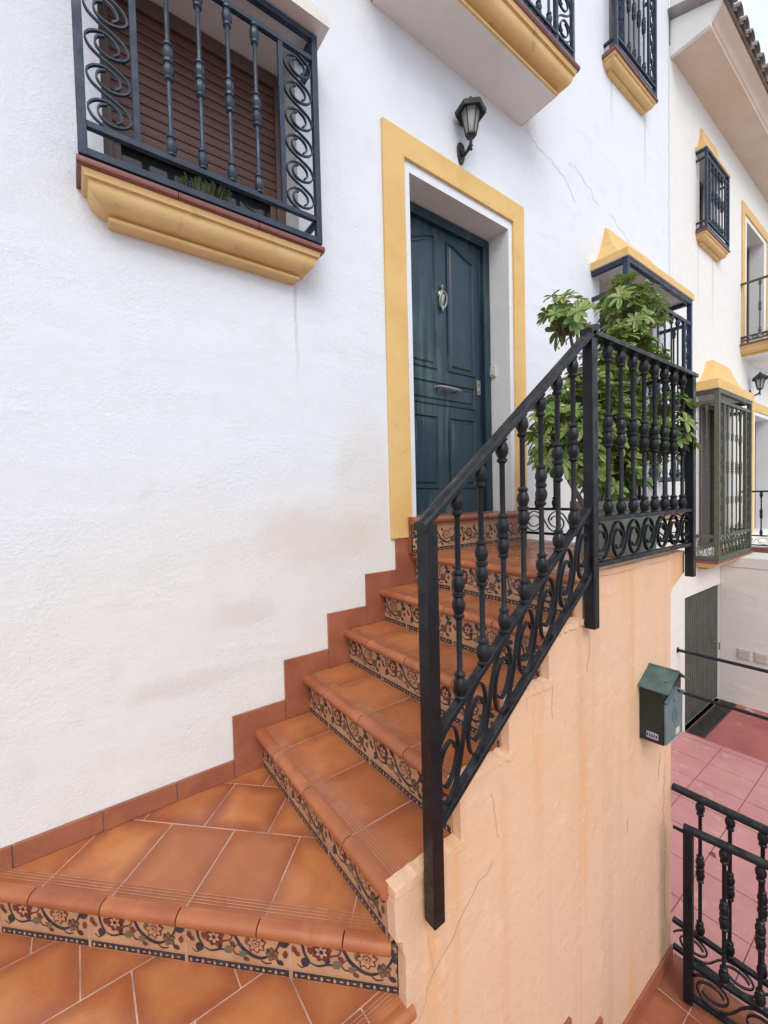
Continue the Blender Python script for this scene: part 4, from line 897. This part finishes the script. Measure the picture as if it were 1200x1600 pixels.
# ------------------------------------------------------------------ wall lamps
def wall_lamp(x, z, yl, label, s=1.0):
    r = thing('wall_lamp', (x, 0, z), label, 'lamp', 'lantern lamps on the white facades')
    m_ = MB(); q = [(-.026, .045), (-.034, .02), (-.030, -.03), (-.016, -.07), (0, -.082), (.016, -.07), (.030, -.03), (.034, .02), (.026, .045), (.012, .056), (-.012, .056)]
    m_.prism([(x + a * s, -.001, z + b * s) for a, b in q][::-1], (0, -.014 * s, 0)); m_.lathe((x, -.014 * s, z), [(.022 * s, 0), (.018 * s, .012 * s), (.010 * s, .016 * s)], 12, axis='y'); m_.build('back_plate', 'lampiron', r, bevel=.003)
    m_ = MB(); m_.tube([(x, -.015, z - .02 * s), (x, -.04 * s, z - .035 * s), (x, yl * .75, z - .025 * s), (x, yl * .97, z + .0), (x, yl, z + .03 * s)], [.013 * s, .012 * s, .011 * s, .010 * s, .010 * s], 10)
    m_.lathe((x, yl, z - .03 * s), [(.003, -.018 * s), (.010 * s, -.010 * s), (.004 * s, 0), (.012 * s, .012 * s), (.006 * s, .024 * s)], 10); m_.build('arm', 'lampiron', r)
    z0 = z + .025 * s
    def hexr(rad, h): return [(x + rad * s * math.cos(math.pi / 3 * k + .3), yl + rad * s * math.sin(math.pi / 3 * k + .3), z0 + h * s) for k in range(6)]
    m_ = MB(); m_.rings([hexr(.010, 0), hexr(.026, .012), hexr(.036, .018), hexr(.036, .030)], 0, True, True, True); m_.build('lantern_base', 'lampiron', r, smooth=20)
    m_ = MB(); m_.rings([hexr(.030, .031), hexr(.060, .165)], 0, True, True, True); g = m_.build('lantern_glass', 'lampglass', r, smooth=20)
    m_ = MB()
    for a, b in zip(hexr(.034, .03), hexr(.064, .166)): m_.bar(a, b, .007 * s, .007 * s, up=(.3, .2, .1))
    m_.build('lantern_frame', 'lampiron', r)
    m_ = MB(); m_.rings([hexr(.064, .164), hexr(.096, .150), hexr(.100, .176), hexr(.066, .205), hexr(.030, .232), hexr(.018, .245), hexr(.006, .262)], 0, True, True, True); m_.build('lamp_cap', 'lampiron', r, smooth=20)
    return r
wall_lamp(2.125, 2.255, -.095, 'dark lantern wall lamp above the yellow framed front door', 1.0)
wall_lamp(8.72, 1.52, -.13, 'small black lantern on the farther house beyond the olive bay grille', 1.1)

# ------------------------------------------------------------------ mailbox
mx0, mx1, my0, my1, mz0, mz1 = 2.185, 2.41, YF, -1.152, -1.205, -.93
ml = thing('mailbox', (2.3, YF, mz0), 'dark green gabled metal mailbox on the peach wall', 'mailbox')
m_ = MB(); m_.hexa([(mx0 + .01, my1 + .0, mz0), (mx1 - .01, my1, mz0), (mx1, my0 - .001, mz0), (mx0, my0 - .001, mz0), (mx0, my1, mz1), (mx1, my1, mz1), (mx1, my0 - .001, mz1), (mx0, my0 - .001, mz1)])
m_.prism([(mx0, my1, mz1), (mx1, my1, mz1), ((mx0 + mx1) / 2, my1, mz1 + .052)], (0, my0 - my1 - .001, 0)); m_.build('body', 'mail', ml, smooth=0, bevel=.002)
mc = (mx0 + mx1) / 2
m_ = MB()
for sgn in (-1, 1):
    e = mc + sgn * (.1125 + .022); zt, zl = mz1 + .066, mz1 - .006
    m_.hexa([(mc, my1 - .03, zt - .006), (e, my1 - .03, zl - .006), (e, my0 - .001, zl - .006), (mc, my0 - .001, zt - .006), (mc, my1 - .03, zt), (e, my1 - .03, zl), (e, my0 - .001, zl), (mc, my0 - .001, zt)])
m_.bar((mc, my0, mz1 + .064), (mc, my1 - .032, mz1 + .064), .012, .008); m_.build('lid', 'mailroof', ml, smooth=0, bevel=.0015)
m_ = MB(); pts = catmull([(mx0 + .008, mz1 - .075), (mx0 + .05, mz1 - .062), (mc, mz1 - .030), (mx1 - .05, mz1 - .062), (mx1 - .008, mz1 - .075)], 4)
m_.prism([(mx0 + .014, my1 - .010, mz0 + .004), (mx1 - .014, my1 - .010, mz0 + .004)] + [(a, my1 - .010, b) for a, b in reversed(pts)], (0, .0095, 0))
d_ = m_.build('door', 'mailfront', ml, smooth=0, bevel=.002); d_['label'] = 'faded blue-green front flap of the mailbox'
m_ = MB(); m_.ribbon([(a, my1 - .014, b + .012) for a, b in pts], (0, 1, 0), .018, .008); m_.build('flap_edge', 'mailfront', ml)
m_ = MB(); m_.box((mx0 + .03, my1 - .0015, mz1 - .012), (mx1 - .03, my1 + .001, mz1 + .028)); m_.build('letter_slot', 'dark', ml, smooth=0)
m_ = MB(); m_.box((mx0 + .05, my1 - .0035, mz1 + .018), (mx1 - .045, my1 - .0017, mz1 + .034)); m_.build('slot_card', 'stickery', ml, smooth=0)
m_ = MB(); m_.lathe((mc, my1 - .010, mz1 - .075), [(.011, 0), (.011, .004), (.008, .006), (.003, .006)], 14, axis='y'); m_.build('lock', 'steel', d_)
m_ = MB(); m_.ribbon([(mc + .028 * math.cos(t), my1 - .0106, mz1 - .155 + .034 * math.sin(t)) for t in [2 * math.pi * i / 24 for i in range(25)]], (0, 1, 0), .0012, .004); m_.ribbon([(mc + .014 * math.cos(t), my1 - .0106, mz1 - .155 + .02 * math.sin(t)) for t in [2 * math.pi * i / 24 for i in range(25)]], (0, 1, 0), .0012, .004); m_.build('embossed_emblem', 'mailroof', d_)
m_ = MB(); m_.box((mc + .012, my1 - .0115, mz0 + .018), (mc + .058, my1 - .0103, mz0 + .050)); m_.build('sticker', 'stickery', d_, smooth=0)
m_ = MB(); m_.box((mx0 - .0012 + .002, -1.132, mz0 + .020), (mx0 + .004, -1.082, mz0 + .050))
for i in range(5): m_.box((mx0 - .0005 + .001, -1.128 + i * .0095, mz0 + .027), (mx0 + .003, -1.1225 + i * .0095, mz0 + .043), 1)
m_.build('sticker', ['lilac', 'ink'], ml, smooth=0)

# ------------------------------------------------------------------ planter and variegated shrub
pt = thing('planter_trough', (2.25, -.80, TZ[4]), 'grey-green planter trough on the landing behind the railing', 'planter')
m_ = MB(); px0, px1, py0, py1, pz0, pz1 = 2.20, 2.70, -.98, -.70, TZ[4] + .001, -.045
def rr(i, z): return [(px0 + i, py0 + i, z), (px1 - i, py0 + i, z), (px1 - i, py1 - i, z), (px0 + i, py1 - i, z)]
m_.rings([rr(.035, pz0), rr(.006, pz1 - .045), rr(-.006, pz1 - .044), rr(-.006, pz1), rr(.010, pz1), rr(.016, pz1 - .05)], 0, True, True, False); m_.build('trough', 'trough', pt, smooth=0, bevel=.004)
m_ = MB(); m_.face([p for p in rr(.015, pz1 - .04)]); m_.build('soil', 'soil', pt, smooth=0)
sh = thing('variegated_shrub', (2.25, -.80, pz1 - .04), 'leafy variegated umbrella shrub growing through the landing railing', 'shrub')
def leaflet(mb, base, d, up, L, w, droop):
    d = Vector(d).normalized(); side = d.cross(Vector(up))
    if side.length < .05: side = d.cross(Vector((1, .2, 0)))
    side.normalize(); nrm = side.cross(d).normalized(); rows = []
    for t, ww in ((0, .12), (.22, .55), (.5, .95), (.78, 1.0), (.93, .6), (1.0, .12)):
        c = Vector(base) + d * (L * t) - Vector((0, 0, 1)) * (droop * L * t * t); fold = nrm * (w * .22 * ww)
        rows.append((c - side * (w * ww * .5) + fold, c, c + side * (w * ww * .5) + fold, t))
    i = len(mb.v)
    for a, b, c, t in rows: mb.v += [tuple(a), tuple(b), tuple(c)]
    for j in range(len(rows) - 1):
        for k in (0, 1):
            a = i + j * 3 + k; mb.f.append([a, a + 1, a + 4, a + 3]); mb.m.append(0); u0, u1 = k * .5, k * .5 + .5; mb.uv.append([(u0, rows[j][3]), (u1, rows[j][3]), (u1, rows[j + 1][3]), (u0, rows[j + 1][3])])
fol = MB(); stm = MB(); r5 = random.Random(11)
def rosette(c, outd, size):
    outd = Vector(outd).normalized(); a = outd.orthogonal().normalized(); b = outd.cross(a); n = r5.choice((6, 7, 7, 8)); ph = r5.random() * 6.28
    for i in range(n):
        t = ph + 2 * math.pi * i / n + r5.uniform(-.15, .15); dirv = (a * math.cos(t) + b * math.sin(t)) * 1.0 + outd * r5.uniform(.05, .5)
        leaflet(fol, Vector(c), dirv, outd, size * r5.uniform(.75, 1.15), size * r5.uniform(.32, .42), r5.uniform(.05, .42))
CL = [((2.66, -.82, 1.04), (.27, .14, .22), 90), ((2.86, -.80, 1.17), (.11, .09, .09), 12), ((2.00, -.80, .88), (.17, .10, .11), 30), ((2.36, -.78, .36), (.36, .20, .30), 190), ((2.12, -.78, .34), (.24, .18, .28), 85), ((2.66, -.98, .36), (.15, .14, .22), 60), ((2.38, -.84, .10), (.30, .14, .12), 50), ((2.02, -.74, .30), (.18, .14, .22), 36), ((2.48, -.80, .66), (.22, .14, .16), 30), ((2.22, -.78, .62), (.12, .1, .12), 18), ((2.54, -.82, .80), (.22, .13, .15), 46), ((2.78, -.84, .80), (.12, .1, .14), 18)]
for c, rad, n in CL:
    for i in range(n):
        while True:
            v = Vector((r5.uniform(-1, 1), r5.uniform(-1, 1), r5.uniform(-1, 1)))
            if .12 < v.length < 1: break
        p = Vector(c) + Vector((v.x * rad[0], v.y * rad[1], v.z * rad[2]))
        if p.y > -.12: p.y = -.12 - r5.random() * .1
        o = (v * .8 + Vector((r5.uniform(-.3, .3), r5.uniform(-.3, .3), .55))).normalized()
        sz = r5.uniform(.046, .080); rosette(p, o, sz)
        q_ = p - o * r5.uniform(.06, .11); stm.tube([p, q_, q_ - Vector((0, 0, .05)) + (Vector(c) - q_) * .25], [.0022, .003, .0035], 5)
for bx_, top_, via in ((2.38, (2.64, -.80, 1.05), (2.38, -.80, .45)), (2.34, (2.78, -.80, 1.16), (2.44, -.78, .55)), (2.30, (2.0, -.80, .88), (2.16, -.80, .42)), (2.42, (2.72, -.92, .40), (2.52, -.82, .15)), (2.22, (2.10, -.78, .52), (2.12, -.78, .2)), (2.36, (2.36, -.74, .60), (2.36, -.78, .25)), (2.18, (2.0, -.74, .35), (2.02, -.78, .1))):
    P = catmull([(bx_, -.81, pz1 - .06), via, tuple((Vector(via) + Vector(top_)) / 2 + Vector((.02, .01, .02))), top_], 5); n = len(P)
    stm.tube(P, [.015 - .010 * i / n for i in range(n)], 8)
stm.build('stem', 'bark', sh); fol.build('foliage', 'leaf', sh, smooth=60)
# small plant in the window
wp = thing('window_plant', (.50, -.03, 1.213), 'small grey-green herb in a pot on the window sill behind the grille', 'plant')
m_ = MB(); m_.lathe((.50, -.04, 1.2135), [(.035, 0), (.045, .05), (.048, .05), (.048, .06), (.040, .06)], 14); m_.build('pot', 'silltile', wp)
m_ = MB(); r6 = random.Random(4)
for i in range(260):
    a = r6.random() * 6.28; rr_ = r6.random() ** .5 * .075; p = Vector((.50 + rr_ * math.cos(a) * 1.3, -.045 + rr_ * math.sin(a) * .7, 1.275 + r6.random() * .04)); d = Vector((math.cos(a) * .6, math.sin(a) * .5, 1 + r6.random()))
    leaflet(m_, p, d, (0, 0, 1), r6.uniform(.035, .065), .009, .3)
m_.build('foliage', 'herb', wp, smooth=60)
# dry leaves on the paving
r8 = random.Random(9)
for i, (x, y) in enumerate(((3.25, -1.18), (3.62, -1.58), (4.05, -.85))):
    m_ = MB(); a = r8.random() * 6.28; leaflet(m_, (x, y, G + .034), (math.cos(a), math.sin(a), .12), (0, 0, 1), .06, .03, .1)
    tag(m_.build('dry_leaf', 'deadleaf'), 'small dry brown leaf lying on the pink paving', 'leaf', 'dry leaves on the pink paving')
